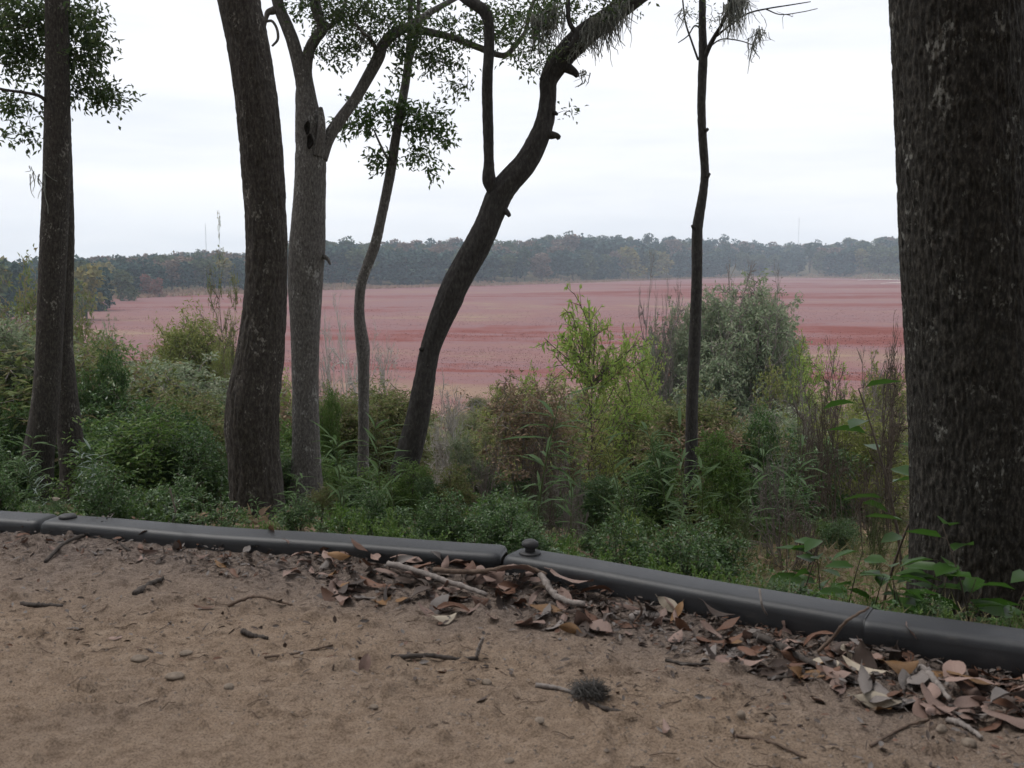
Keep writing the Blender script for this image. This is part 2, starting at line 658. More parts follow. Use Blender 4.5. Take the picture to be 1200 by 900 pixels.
def where(px, D):
    d0 = float(np.interp(px, EDGE_PX, EDGE_D))
    a = 'at the marsh edge' if D - d0 < 26 else ('midway up the far wood' if D - d0 < 110 else 'on the far ridge')
    for lim, b in ((45, 'left of the twin trunks'), (160, 'just right of the twin trunks'), (280, 'left of the bulged trunk'), (345, 'beside the bulged trunk'), (420, 'left of the slim trunk'),
                   (530, 'left of the black leaning trunk'), (620, 'right of the black leaning trunk'), (720, 'above the lime green sapling'), (812, 'left of the slender trunk'),
                   (900, 'right of the slender trunk'), (980, 'above the reddest marsh'), (1060, 'beside the thick right trunk')):
        if px < lim:
            return a + ' ' + b
    return a + ' behind the thick right trunk'


FAR_SHORT = {'dusky': 'dusky blue green tree', 'olive': 'olive green tree', 'russet': 'brownish autumn tree', 'pine': 'tall dark pine', 'gold': 'small yellowish tree', 'red': 'rust red tree'}


def far_tree(kind, px, D, s, g, label=None, group='trees of the far wood', sxy=1.0):
    x = (px - 600) / F * D
    me, tr = far_protos[kind][int(g.integers(len(far_protos[kind])))]
    o = thing(kind_name[kind], label or FAR_SHORT[kind] + ' ' + where(px, D), 'tree', (x, D, float(gz(x, D)) - .3), g.uniform(0, 6.28), (s * sxy * g.uniform(.85, 1.2), s * sxy * g.uniform(.85, 1.2), s), group)
    obj('trunk', tr, o)
    obj('crown', me, o)
    return o


kind_name = {'dusky': 'broadleaf_tree', 'olive': 'broadleaf_tree', 'russet': 'autumn_tree', 'pine': 'pine_tree', 'gold': 'autumn_tree', 'red': 'autumn_tree'}
g = np.random.default_rng(21)
# front rows: individual trees
for row, (off, n) in enumerate(((4, 92), (32, 66), (85, 58), (150, 50))):
    for i in range(n):
        px = -60 + 1200 * (i + g.uniform(-.35, .35)) / n
        if px > 1130 or px < -60:
            continue
        D = float(np.interp(px, EDGE_PX, EDGE_D)) + off + g.uniform(-6, 16)
        p = [.68, .14, .10, .03, .05, 0] if row == 0 else ([.46, .2, .27, .07, 0, 0] if row < 3 else [.4, .22, .2, .18, 0, 0])
        kind = ['dusky', 'olive', 'russet', 'pine', 'gold', 'red'][int(g.choice(6, p=p))]
        s = g.uniform(.95, 1.18) * (.75 if px < 330 else 1.0) * (1 + .2 * (D > 560))
        sw = g.uniform(1.1, 1.5)
        if row == 3:
            s *= .9
        far_tree(kind, px, D, s, g, sxy=sw if kind != 'pine' else 1.0)
for px, dx in ((655, 172), (642, 180), (706, 178), (722, 184), (690, 170)):   # pines standing out on the skyline
    far_tree('pine', px, float(np.interp(px, EDGE_PX, EDGE_D)) + dx, 1.0, g, 'tall dark pine standing out on the far skyline ' + ('just left of the lime sapling top' if px < 680 else 'above the lime sapling'), 'skyline pines')
# the rest of the wood behind reads as one mass
mbs = {k: MB() for k in ('dusky', 'olive', 'russet')}
for i in range(760):
    px = g.uniform(-150, 1150)
    D = float(np.interp(px, EDGE_PX, EDGE_D)) + g.uniform(15, 215)
    x = (px - 600) / F * D
    kind = ['dusky', 'olive', 'russet'][int(g.choice(3, p=[.55, .22, .23]))]
    s = g.uniform(.8, 1.05) * (.75 if px < 330 else 1.0)
    pos, dv, nn, L = crown_arrays(g, TREE_H, 4.8, 230, 1.7)
    leafset(mbs[kind], pos * s + np.array((x, D, float(gz(x, D)))), dv, nn, L * s, L * s * .85, 1, .2)
for k, mb in mbs.items():
    stuff('far_wood', mb.mesh('far_wood', FM[k]), {'dusky': 'mass of dusky green woodland on the rise beyond the marsh', 'olive': 'mass of olive woodland among the far trees', 'russet': 'mass of brown autumn woodland among the far trees'}[k], 'woodland')
# headland of nearer trees at the left end of the marsh
for px, D, kind, s, lab in ((188, 292, 'red', .50, 'rust red bushy tree at the tip of the left headland'), (174, 296, 'red', .56, 'reddish brown tree just left of the headland tip'),
                            (160, 300, 'olive', .5, 'olive bush beside the rust red tree on the headland'), (143, 262, 'olive', .72, 'olive green tree on the left headland'),
                            (122, 285, 'gold', .8, 'yellow tinged tree on the left headland'), (104, 240, 'olive', .85, 'pale olive tree right of the twin trunks on the headland'),
                            (90, 300, 'dusky', .9, 'dark tree on the headland seen just right of the twin trunks')):
    far_tree(kind, px, D, s, g, lab, 'trees on the left headland')
for i in range(26):
    px = g.uniform(-90, 120)
    far_tree(['dusky', 'olive', 'gold'][int(g.choice(3, p=[.4, .5, .1]))], px, g.uniform(150, 285), g.uniform(.55, .95), g,
             'mid green tree on the far left shore ' + ('left of the twin trunks' if px < 50 else 'right of the twin trunks'), 'trees on the left shore')

m_steel = plain_mat('galvanised_steel', (.35, .36, .38), .6, .1, 3)
for px, D, top, lab in ((242, 620, 262, 'thin radio mast on the far skyline left of the dark trunk'), (935, 980, 255, 'thin radio mast on the far skyline near the right trunk')):
    b = P(px, 300, D); tp = P(px, top, D)
    z0 = float(gz(b[0], b[1])) - .5
    o = thing('radio_mast', lab, 'mast', (b[0], b[1], z0))
    H_ = tp[2] - z0
    mb = MB(); pol = []
    for a_ in range(3):
        q = np.array((math.cos(a_ * 2.1) * .22, math.sin(a_ * 2.1) * .22, 0))
        pol.append((np.stack([q, q + (0, 0, H_ * .5), q + (0, 0, H_)]), np.full(3, .045)))
    twigs(mb, pol, 4)
    obj('lattice_leg', mb.mesh('mast_legs', m_steel), o)
    mb = MB(); pol = []
    for k in range(int(H_ / 1.5)):
        for a_ in range(3):
            q = np.array((math.cos(a_ * 2.1) * .22, math.sin(a_ * 2.1) * .22, k * 1.5))
            q2 = np.array((math.cos(a_ * 2.1 + 2.1) * .22, math.sin(a_ * 2.1 + 2.1) * .22, k * 1.5 + 1.5))
            pol.append((np.stack([q, (q + q2) / 2, q2]), np.full(3, .02)))
    twigs(mb, pol, 3)
    obj('bracing', mb.mesh('mast_bracing', m_steel), o)

# ---------------------------------------------------------------- haze: the damp air over the marsh
bx = np.array([(x, y, z) for x in (-2000, 2000) for y in (-60, 1345) for z in (-14.0, 62.0)], float)
m_haze = bpy.data.materials.new('haze_air')
m_haze.use_nodes = True
hn = m_haze.node_tree.nodes
hn.clear()
ho = hn.new('ShaderNodeOutputMaterial')
hv = hn.new('ShaderNodeVolumePrincipled')
hv.inputs['Color'].default_value = (.73, .87, 1.0, 1)
hv.inputs['Density'].default_value = 0.00044
hv.inputs['Anisotropy'].default_value = 0.0
m_haze.node_tree.links.new(hv.outputs[0], ho.inputs['Volume'])
hz = obj('haze', MB().add(bx, [(0, 1, 3, 2), (4, 6, 7, 5), (0, 4, 5, 1), (2, 3, 7, 6), (0, 2, 6, 4), (1, 5, 7, 3)]).mesh('haze', m_haze, False))
hz['kind'] = 'stuff'
hz['label'] = 'thin pale blue haze over the marsh and far wood'

# ---------------------------------------------------------------- the path
m_path, nt, ns, ls, out = newmat('sandy_path')
v = coords(ns, ls, 'Position', (1, 1, 1))
big = noise(ns, ls, v, 2.2, 5, .6)
midn = noise(ns, ls, v, 22.0, 6, .7)
fine = noise(ns, ls, v, 260.0, 4, .75)
vd = coords(ns, ls, 'Position', (1, 1.6, 1))
deb = noise(ns, ls, vd, 60.0, 5, .8)
r1 = ramp(ns, [(.28, (.225, .163, .119)), (.5, (.325, .242, .178)), (.72, (.40, .31, .238))])
ls.new(midn, r1.inputs['Fac'])
r2 = ramp(ns, [(.3, (.095, .077, .067)), (.55, (.26, .209, .18)), (.75, (.40, .337, .297))])
ls.new(deb, r2.inputs['Fac'])
att = ns.new('ShaderNodeAttribute'); att.attribute_name = 'kerb_dist'
mr = ns.new('ShaderNodeMapRange'); mr.inputs['From Min'].default_value = .55; mr.inputs['From Max'].default_value = .12
ls.new(att.outputs['Fac'], mr.inputs['Value'])
sub = ns.new('ShaderNodeMath'); sub.operation = 'MULTIPLY_ADD'
ls.new(big, sub.inputs[0]); sub.inputs[1].default_value = 1.6; sub.inputs[2].default_value = -.8
ad = ns.new('ShaderNodeMath'); ad.operation = 'ADD'; ad.use_clamp = True
ls.new(mr.outputs[0], ad.inputs[0]); ls.new(sub.outputs[0], ad.inputs[1])
c = mixc(ns, ls, ad.outputs[0], r1.outputs[0], r2.outputs[0])
rs = ramp(ns, [(.36, (.38, .35, .33)), (.5, (1, 1, 1)), (.68, (1.4, 1.37, 1.33))])
ls.new(fine, rs.inputs['Fac'])
c = mixc(ns, ls, .8, c, rs.outputs[0], 'MULTIPLY')
rd = ramp(ns, [(.30, (.45, .42, .4)), (.42, (1, 1, 1))])
ls.new(deb, rd.inputs['Fac'])
c = mixc(ns, ls, .7, c, rd.outputs[0], 'MULTIPLY')
nb = bump(ns, ls, deb, .9, .014)
nb = bump(ns, ls, fine, .8, .004, nb)
principled(ns, ls, out, c, .95, nb, .1)

xs = np.concatenate([np.linspace(-6, -2.0, 25)[:-1], np.linspace(-2.0, 1.7, 560), np.linspace(1.7, 6, 25)[1:]])
ds = np.concatenate([np.linspace(-.07, 1.35, 240), np.geomspace(1.36, 9, 40)])
PX, PD = np.meshgrid(xs, ds)
PY = kerb_y(PX) + .03 - PD


def path_z(x, y, d=None):
    if d is None:
        d = kerb_y(x) + .03 - y
    z = (fbm(x * 1.7, y * 1.7, 1.0, 3) - .5) * .035
    z = z + (fbm(x * 9, y * 9, 2.0, 3) - .5) * .011
    z = z + (fbm(x * 45, y * 45, 3.0, 2) - .5) * .011
    lump = np.clip(fbm(x * 26, y * 26, 8.0, 2) - .62, 0, 1) * .06
    z = z + lump
    # shoe print with ripples at the lower left
    u = (x + .80) * .8 + (y - 1.68) * .6
    w = -(x + .80) * .6 + (y - 1.68) * .8
    mask = np.exp(-((u / .16) ** 4 + (w / .055) ** 4))
    z = z + mask * (np.sin(u * 6.283 / .014) * .0022 - .006)
    z = z + np.interp(x, [-1.3, -.5, .1, .9], [.046, .043, .034, .020]) * np.exp(-np.clip(d, 0, 9) / .17)          # swept up against the timbers
    return z


pm = sheet(PX, PY, path_z(PX, PY, PD)).mesh('path', m_path)
at = pm.attributes.new('kerb_dist', 'FLOAT', 'POINT')
at.data.foreach_set('value', np.clip(PD, 0, 9).astype(np.float32).ravel())
structure('path', pm)

# ---------------------------------------------------------------- edging timbers
m_timber, nt, ns, ls, out = newmat('charcoal_plastic_timber')
v = coords(ns, ls, 'Object', (1, 1, 1))
n1 = noise(ns, ls, v, 7.0, 5, .65)
n2 = noise(ns, ls, v, 420.0, 3, .8)
r = ramp(ns, [(.3, (.008, .009, .0115)), (.6, (.014, .0155, .019)), (.8, (.028, .030, .034))])
ls.new(n1, r.inputs['Fac'])
rr = ramp(ns, [(.45, (.75, .75, .75)), (.7, (1.5, 1.47, 1.42))])
ls.new(n2, rr.inputs['Fac'])
c = mixc(ns, ls, .8, r.outputs[0], rr.outputs[0], 'MULTIPLY')
vs = coords(ns, ls, 'Object', (1.0, 3.0, 3.0))
n4 = noise(ns, ls, vs, 13.0, 7, .75)
ms = ns.new('ShaderNodeMapRange'); ms.inputs['From Min'].default_value = .56; ms.inputs['From Max'].default_value = .74; ms.inputs['To Max'].default_value = .55
ls.new(n4, ms.inputs['Value'])
c = mixc(ns, ls, ms.outputs[0], c, (.075, .066, .057))
nv = coords(ns, ls, 'Object', (.15, 1, 1))
n3 = noise(ns, ls, nv, 90.0, 3, .6)
nb = bump(ns, ls, n2, .35, .0015)
nb = bump(ns, ls, n3, .2, .002, nb)
principled(ns, ls, out, c, .50, nb, .6)
m_cap = plain_mat('dark_rubber_cap', (.030, .029, .030), .6, .3, 120, .4)


def profile(w, h, r, zb):
    """rounded box section in (across, up)"""
    pts = []
    for cx, cz, a0 in ((w - r, h - r, 0), (r, h - r, 90), (r, zb + r, 180), (w - r, zb + r, 270)):
        for k in range(6):
            a = math.radians(a0 + 18 * k)
            pts.append((cx + r * math.cos(a), cz + r * math.sin(a)))
    return np.array(pts)


def timber(A, B, label, gapA=.006, gapB=.006, soft=(1, 1)):
    A = np.array(A); B = np.array(B)
    d = B - A; Lg = np.linalg.norm(d[:2]); d = d / np.linalg.norm(d)
    nrm2 = np.array((-d[1], d[0], 0)); nrm2 /= np.linalg.norm(nrm2)
    if nrm2[1] < 0:
        nrm2 = -nrm2
    o = thing('edging_timber', label, 'edging', (A[0], A[1], 0), math.atan2(d[1], d[0]), group='edging timbers along the path')
    base = profile(.106, TOP, .021, -.06)
    k = len(base)
    xs_ = np.concatenate([[gapA, gapA + .003, gapA + .009, gapA + .018], np.linspace(gapA + .04, Lg - gapB - .04, 40), [Lg - gapB - .018, Lg - gapB - .009, Lg - gapB - .003, Lg - gapB]])
    V = []
    cen = base.mean(0)
    for x_ in xs_:
        e = min(x_ - gapA, Lg - gapB - x_)
        shr = 0.0
        if e < .018:
            shr = (soft[0] if x_ < Lg / 2 else soft[1]) * .014 * (1 - math.sqrt(max(0, 1 - ((.018 - e) / .018) ** 2)))
        sec = base - np.clip((base - cen) / .03, -1, 1) * shr
        wob = .0025 * math.sin(x_ * 3.1 + A[0] * 7) + .0015 * math.sin(x_ * 9)
        V.append(np.stack([np.full(k, x_), sec[:, 0] + wob, sec[:, 1] + .6 * wob], -1))
    n = len(xs_)
    V = np.vstack(V)
    i = np.arange(n - 1)[:, None] * k; j = np.arange(k)[None, :]; j2 = (j + 1) % k
    Q = np.stack([i + j, i + j2, i + k + j2, i + k + j], -1).reshape(-1, 4)[:, ::-1]
    c0 = V[:k].mean(0); c1 = V[-k:].mean(0)
    V = np.vstack([V, c0, c1])
    jj = np.arange(k)
    T_ = np.vstack([np.stack([np.full(k, n * k), (jj + 1) % k, jj], -1), np.stack([np.full(k, n * k + 1), (n - 1) * k + jj, (n - 1) * k + (jj + 1) % k], -1)])
    obj('beam', MB().add(V, Q, T_).mesh('timber_beam', m_timber), o)
    return o


def lathe(prof, k=24, wob=0.0, seed=0):
    prof = np.array(prof)
    th = np.arange(k) * 2 * math.pi / k
    g_ = np.random.default_rng(seed)
    wv = 1 + wob * np.interp(th, np.linspace(0, 6.3, 8), g_.normal(0, 1, 8))
    V = np.stack([prof[:, :1] * np.cos(th) * wv, prof[:, :1] * np.sin(th) * wv, np.repeat(prof[:, 1:], k, 1)], -1).reshape(-1, 3)
    n = len(prof)
    i = np.arange(n - 1)[:, None] * k; j = np.arange(k)[None, :]; j2 = (j + 1) % k
    return V, np.stack([i + j, i + j2, i + k + j2, i + k + j], -1).reshape(-1, 4)


def k3(i):
    return (KF[i][0], KF[i][1], 0)


tA = timber(k3(0), k3(1), 'leftmost black edging timber, cut off by the left edge of the photo', .0, .002)
tB = timber(k3(1), k3(2), 'long black edging timber between the left joint and the knobbed joint', .002, .003)
tC = timber(k3(2), k3(3), 'black edging timber with the round knob standing on its left end', .001, .0004, (1, .12))
tD = timber(k3(3), k3(4), 'rightmost black edging timber in front of the thick trunk', .0004, .0, (.12, 1))
m_ = MB().add(*lathe([(.0, .0004), (.027, .0004), (.0275, .003), (.026, .0055), (.013, .0065), (.0, .0065)], 28))
obj('washer', m_.mesh('washer', m_cap), tC, (.056, .052, TOP))
m_ = MB().add(*lathe([(.0, .004), (.0135, .005), (.0125, .013), (.0135, .016), (.0195, .019), (.0215, .024), (.0205, .030), (.015, .0345), (.006, .0358), (.0, .036)], 28, .02, 3))
obj('knob', m_.mesh('knob', m_cap), tC, (.056, .052, TOP))
m_ = MB().add(*lathe([(.0, .0004), (.024, .0004), (.025, .003), (.022, .008), (.010, .010), (.0, .010)], 24, .03, 5))
obj('washer', m_.mesh('flat_washer', m_cap), tB, (.055, .060, TOP))

# ---------------------------------------------------------------- trees near the path
B_DARK = bark_mat('dark_furrowed_bark', (.008, .007, .006), (.028, .025, .021), (.092, .082, .070), 60, (.20, .195, .175), .60, .008)
B_BROWN = bark_mat('brown_scaly_bark', (.018, .015, .013), (.046, .039, .033), (.10, .087, .074), 60, (.22, .205, .18), .60, .007)
B_GREY = bark_mat('grey_bark', (.042, .038, .035), (.112, .102, .094), (.205, .19, .175), 60, (.29, .28, .265), .58, .005)
B_BLACK = bark_mat('smooth_blackish_bark', (.018, .016, .015), (.040, .036, .033), (.075, .068, .062), 40, (.16, .155, .145), .64, .004)
M_TWIG = plain_mat('twig_bark', (.075, .062, .052), .9, .3, 30)
M_HOLLOW = plain_mat('dark_hollow_wood', (.022, .019, .017), 1.0, .4, 60, .05)  # one dark tone over the whole shallow hollow
L_OAK = leaf_mat('oak_leaves', [(.050, .085, .030), (.070, .110, .038), (.092, .135, .048), (.115, .145, .06)], .4, .55)
L_OAK2 = leaf_mat('oak_leaves_bright', [(.045, .085, .020), (.065, .115, .028), (.085, .135, .036)], .4, .5)


def bark_disp(freq, amp, seed, zf=.45, flare=None, lumps=()):
    def f(th, s, r):
        c, sn = np.cos(th) * r * freq, np.sin(th) * r * freq
        w = vnoise(c * .25 + seed, sn * .25, s * 1.7)
        n = vnoise(c * 1.35 + seed + w, sn * 1.35 - seed, s * freq * zf)
        n2 = vnoise(c * 2.3, sn * 2.3 + seed, s * freq * zf * 2.6)
        ridge = 1 - np.abs(2 * n - 1)
        d = amp * ((1 - ridge ** 1.6) * -0.1 + ridge * 1.0 - .75) + amp * .5 * (n2 - .5)
        d = d + r * (.03 if freq > 40 and amp > .008 else .07) * (vnoise(np.cos(th) * 1.4 + seed, np.sin(th) * 1.4, s * 1.6) - .5)
        for (t0, s0, tw, sw, a_) in lumps:
            dt = np.angle(np.exp(1j * (th - t0)))
            d = d + a_ * np.exp(-(dt / tw) ** 2 - ((s - s0) / sw) ** 2)
        return d
    return f


def pxpath(Y, pts, m, dY=0.0):
    """pts (px, py, width px[, dY]) -> smooth centre line and radii at Y metres"""
    rows = []
    for p in pts:
        y_ = Y + (p[3] if len(p) > 3 else 0)
        q = P(p[0], p[1], y_)
        rows.append((*q, p[2] / F * y_ * .5))
    c = catmull(rows, m)
    return c[:, :3], np.maximum(c[:, 3], .001)


def root_flare(C, R, x, y, extra=.45, hgt=.35):
    z0 = float(gz(x, y))
    return R * (1 + extra * np.exp(-np.clip(C[:, 2] - z0, 0, 9) / hgt))


class Sprays:
    """twigs joined up from limb points to leaf sprays, each joined to its nearest neighbour nearer the limb"""

    def __init__(self, limbs, g):
        self.nodes = [np.vstack(limbs)]
        self.g = g
        self.wood, self.leaf = MB(), MB()

    def add(self, pts, nleaf, L, W, style=1, hang=.0, r=.004, rsp=.10):
        g = self.g
        base = np.vstack(self.nodes)
        pts = np.asarray(pts, float)
        d0 = np.sqrt(((pts[:, None, :] - base[None]) ** 2).sum(-1)).min(1) if len(pts) * len(base) < 6e6 else np.linalg.norm(pts - base.mean(0), axis=1)
        pts = pts[np.argsort(d0)]
        allp = np.zeros((len(base) + len(pts), 3)); allp[:len(base)] = base
        n = len(base)
        pol = []; dirs = []
        for p in pts:
            dd = ((allp[:n] - p) ** 2).sum(1)
            q = allp[int(dd.argmin())]
            dv = p - q
            ln = np.linalg.norm(dv) + 1e-6
            mid = (p + q) / 2 + g.normal(0, .09, 3) * ln + np.array((0, 0, .08 * ln))
            rr_ = r * (1.0 if ln < .3 else 1.6)
            pol.append((np.stack([q, mid * .5 + q * .5 + g.normal(0, .02, 3) * ln, mid, p + dv * .12]), np.array([rr_ * 1.3, rr_, rr_ * .8, rr_ * .5])))
            dirs.append(dv / ln)
            allp[n] = p; n += 1
        self.nodes.append(pts)
        twigs(self.wood, pol, 4)
        dirs = np.array(dirs)
        N = len(pts) * nleaf
        k = np.repeat(np.arange(len(pts)), nleaf)
        t_ = g.uniform(-1, 1.0, N)[:, None]
        dv = nrm(dirs[k] * .8 + g.normal(0, .75, (N, 3)) + np.array((0, 0, -hang)))
        pos = pts[k] + dirs[k] * t_ * rsp + g.normal(0, rsp * .35, (N, 3))
        nn = nrm(g.normal(0, .55, (N, 3)) + np.array((0, -.15, 1)))
        leafset(self.leaf, pos, dv, nn, L * g.uniform(.65, 1.25, N), W * g.uniform(.7, 1.2, N), style, .2)


def ell(g, Y, cx, cy, rx, ry, n, dY=.35):
    """points filling an ellipsoid given by its place in the photo and Y metres"""
    d = nrm(g.normal(0, 1, (n, 3))) * g.uniform(0, 1, (n, 1)) ** .45
    c = P(cx, cy, Y)
    return c + d * np.array((rx / F * Y, dY, ry / F * Y))


def high_crown(g, sp, cx, cy, cz, rx, ry, rz, n):
    d = nrm(g.normal(0, 1, (n, 3))) * g.uniform(.1, 1, (n, 1)) ** .4
    d = d[:int(n * .45)]
    sp.add(np.array((cx, cy, cz)) + d * np.array((rx, ry, rz)), 9, .15, .07, 1, .2, .007, .22)


def tree(name, label, Y, bark, limbs, k, m, freq, amp, seed, lumps=(), flare=.45, group=None, hide_sprays=False):
    """limbs: list of (pxpath points, samples); first one is the trunk"""
    first = limbs[0]
    C, R = pxpath(Y, first, m)
    b = C[0]
    o = thing(name, label, 'tree', (b[0], b[1], float(gz(b[0], b[1]))), group=group)
    org = np.array(o.location)
    R = root_flare(C, R, b[0], b[1], flare)
    lines = [C]
    obj('trunk', MB().add(*ring_tube(C, R, k, bark_disp(freq, amp, seed, lumps=lumps), True, org)).mesh(name + '_trunk', bark), o)
    for i, lp in enumerate(limbs[1:]):
        C2, R2 = pxpath(Y, lp, max(16, int(m * .35)))
        lines.append(C2)
        kk = max(10, int(k * .4))
        obj('limb', MB().add(*ring_tube(C2, R2, kk, bark_disp(freq * 1.2, amp * min(1.0, R2.mean() / max(R.mean(), 1e-6)), seed + i + 1), True, org)).mesh(name + '_limb', bark), o)
    return o, org, lines


def finish(o, org, sp, leafm, twigm=None):
    for nm, mb, mt in (('twigs', sp.wood, twigm or M_TWIG), ('foliage', sp.leaf, leafm)):
        if mb.n:
            mb.v = [v_ - org for v_ in mb.v]
            obj(nm, mb.mesh(nm, mt), o)['kind'] = 'stuff'


# --- thick dark trunk at the right edge
g = np.random.default_rng(31)
o, org, ln = tree('oak_tree', 'thick dark furrowed trunk filling the right edge of the view', 3.2, B_DARK,
                  [[(1158, 775, 172), (1154, 700, 162), (1152, 640, 156), (1149, 560, 152), (1141, 430, 148), (1132, 300, 144), (1125, 120, 140), (1119, 0, 138), (1113, -150, 135), (1100, -420, 125, .1), (1090, -800, 100, .2), (1085, -1200, 70, .2)],
                   [(1176, 175, 40, .04), (1196, 105, 30, .10), (1215, 145, 30, .16), (1260, 215, 26, .3), (1330, 250, 22, .5), (1420, 240, 15, .8)]], 400, 460, 62, .0085, 4.0, flare=.12)
sp = Sprays(ln, g)
high_crown(g, sp, 1.9, 3.6, 6.0, 2.2, 2.2, 1.5, 330)
sp.add(np.vstack([ell(g, 4.2, 1290, 120, 70, 130, 60, .5)]), 8, .05, .026, 1, .2, .003, .09)
finish(o, org, sp, L_OAK)

# --- dark leaning trunk left of centre
o, org, ln = tree('oak_tree', 'dark brown trunk with a swollen bulge low on its left side', 5.5, B_BROWN,
                  [[(303, 660, 58), (302, 610, 50), (300, 570, 51), (297, 520, 54), (296, 490, 58), (298, 460, 58), (304, 425, 55), (309, 380, 51), (312, 320, 47), (312, 270, 46), (308, 200, 47), (302, 130, 46.5), (292, 60, 46), (280, 0, 46), (262, -90, 45), (235, -260, 42), (220, -500, 34), (215, -800, 24)],
                   [(290, -60, 14, .02), (310, -110, 12, .2), (350, -190, 9, .5)]], 190, 330, 34, .010, 9.0,
                  lumps=((math.pi, .75, .5, .10, .012),))
sp = Sprays(ln, g)
high_crown(g, sp, -1.9, 5.8, 5.6, 2.0, 2.0, 1.3, 300)
finish(o, org, sp, L_OAK)

# --- grey forked trunk with a hollow
o, org, ln = tree('oak_tree', 'grey forked trunk with a dark hollow, right of the bulged trunk', 7.0, B_GREY,
                  [[(359, 620, 36), (359, 560, 31), (358, 470, 30), (358, 400, 33), (358, 330, 40), (360, 290, 41.5), (363, 230, 37), (364, 180, 35), (361, 140, 29), (358, 108, 22), (357, 86, 17), (362, 60, 13), (370, 45, 12), (378, 33, 12), (372, 15, 12), (366, -20, 11), (350, -120, 9)],
                   [(357, 112, 17), (352, 85, 15, -.03), (345, 55, 15, -.05), (336, 30, 14, -.06), (327, 8, 13, -.06), (318, -30, 12, -.1), (300, -120, 9, -.3)],
                   [(374, 185, 20), (384, 163, 15, .02), (398, 141, 13.5, .05), (415, 118, 12.5, .08), (428, 96, 13, .12), (443, 68, 14, .15), (449, 52, 12, .18), (462, 39, 12, .2), (478, 31, 10, .25), (505, 14, 7, .35), (530, 0, 6, .45), (600, -40, 5, .7)],
                   [(476, 32, 9, .25), (500, 37, 9, .3), (530, 44, 7.5, .35), (562, 56, 7.5, .45), (590, 65, 6.5, .5), (604, 53, 6, .55), (616, 36, 5, .6), (622, 10, 4.5, .65), (640, -30, 4, .8)],
                   [(371, 182, 14, -.06), (376, 160, 11, -.07), (377, 140, 8, -.07), (375.5, 126, 5, -.07)],
                   [(379, 300, 6, -.03), (384, 304, 4.5, -.05), (387, 310, 2.5, -.06)],
                   [(330, 6, 9, -.06), (321, 12, 9, -.07), (314, 15, 7, -.08), (311.5, 24, 4, -.09), (309.5, 37, 2.2, -.1)],
                   [(312, 25, 3, -.09), (319, 25, 3, -.09), (324.5, 34, 3, -.1), (325.5, 46, 3, -.1), (319, 54, 2.5, -.1)],
                   [(442, 60, 5, .1), (434, 45, 4, 0), (425, 38, 3.5, -.1), (417, 28, 3, -.2)],
                   [(378, 33, 9, 0), (388, 30, 6, .1), (400, 15, 5, .2), (408, -10, 4, .3)]], 120, 260, 34, .005, 14.0,
                  lumps=())
c_ = P(365, 158, 7.0) - np.array((0, .104, 0)) - org
for (px_, py_, a_, b_) in ((363.5, 152, 2.6, 6), (366.5, 168, 3, 7)):
    q = P(px_, py_, 7.0) - org
    th = np.linspace(0, 2 * math.pi, 20, endpoint=False)
    rim = np.stack([np.cos(th) * a_ / F * 7 * (1 + .2 * np.sin(3 * th + px_)), np.full(20, 0.0), np.sin(th) * b_ / F * 7 * (1 + .15 * np.sin(2 * th))], -1)
    V = np.vstack([rim * 1.25 + q + np.array((0, -.098, 0)), rim * 1.0 + q + np.array((0, -.118, 0)), rim * .8 + q + np.array((0, -.112, 0)), rim * .3 + q + np.array((0, -.104, 0)), q + np.array((0, -.103, 0))])
    i = np.arange(3)[:, None] * 20; j = np.arange(20)[None, :]; j2 = (j + 1) % 20
    Q = np.stack([i + j, i + j2, i + 20 + j2, i + 20 + j], -1).reshape(-1, 4)
    jj = np.arange(20)
    obj('hollow', MB().add(V, Q, np.stack([np.full(20, 80), 60 + jj, 60 + (jj + 1) % 20], -1)).mesh('hollow', M_HOLLOW), o)
sp = Sprays(ln, g)
sp.add(np.vstack([ell(g, 7.0, 372, 8, 42, 20, 46, .3), ell(g, 7.0, 400, 45, 35, 26, 30, .3), ell(g, 7.1, 430, 12, 60, 26, 90, .4), ell(g, 7.0, 385, 62, 20, 9, 9, .2),
                  ell(g, 7.2, 480, 48, 55, 22, 70, .3), ell(g, 7.2, 515, 72, 35, 16, 30, .25), ell(g, 7.2, 470, 85, 16, 9, 8, .2),
                  ell(g, 7.3, 560, 30, 70, 26, 60, .3), ell(g, 7.3, 535, 103, 14, 9, 9, .15), ell(g, 7.4, 610, 50, 40, 30, 34, .3), ell(g, 7.4, 640, 12, 40, 22, 34, .3)]), 11, .044, .020, 1, .15, .0024, .085)
high_crown(g, sp, -1.2, 7.4, 5.6, 1.7, 1.7, 1.2, 220)
finish(o, org, sp, L_OAK)

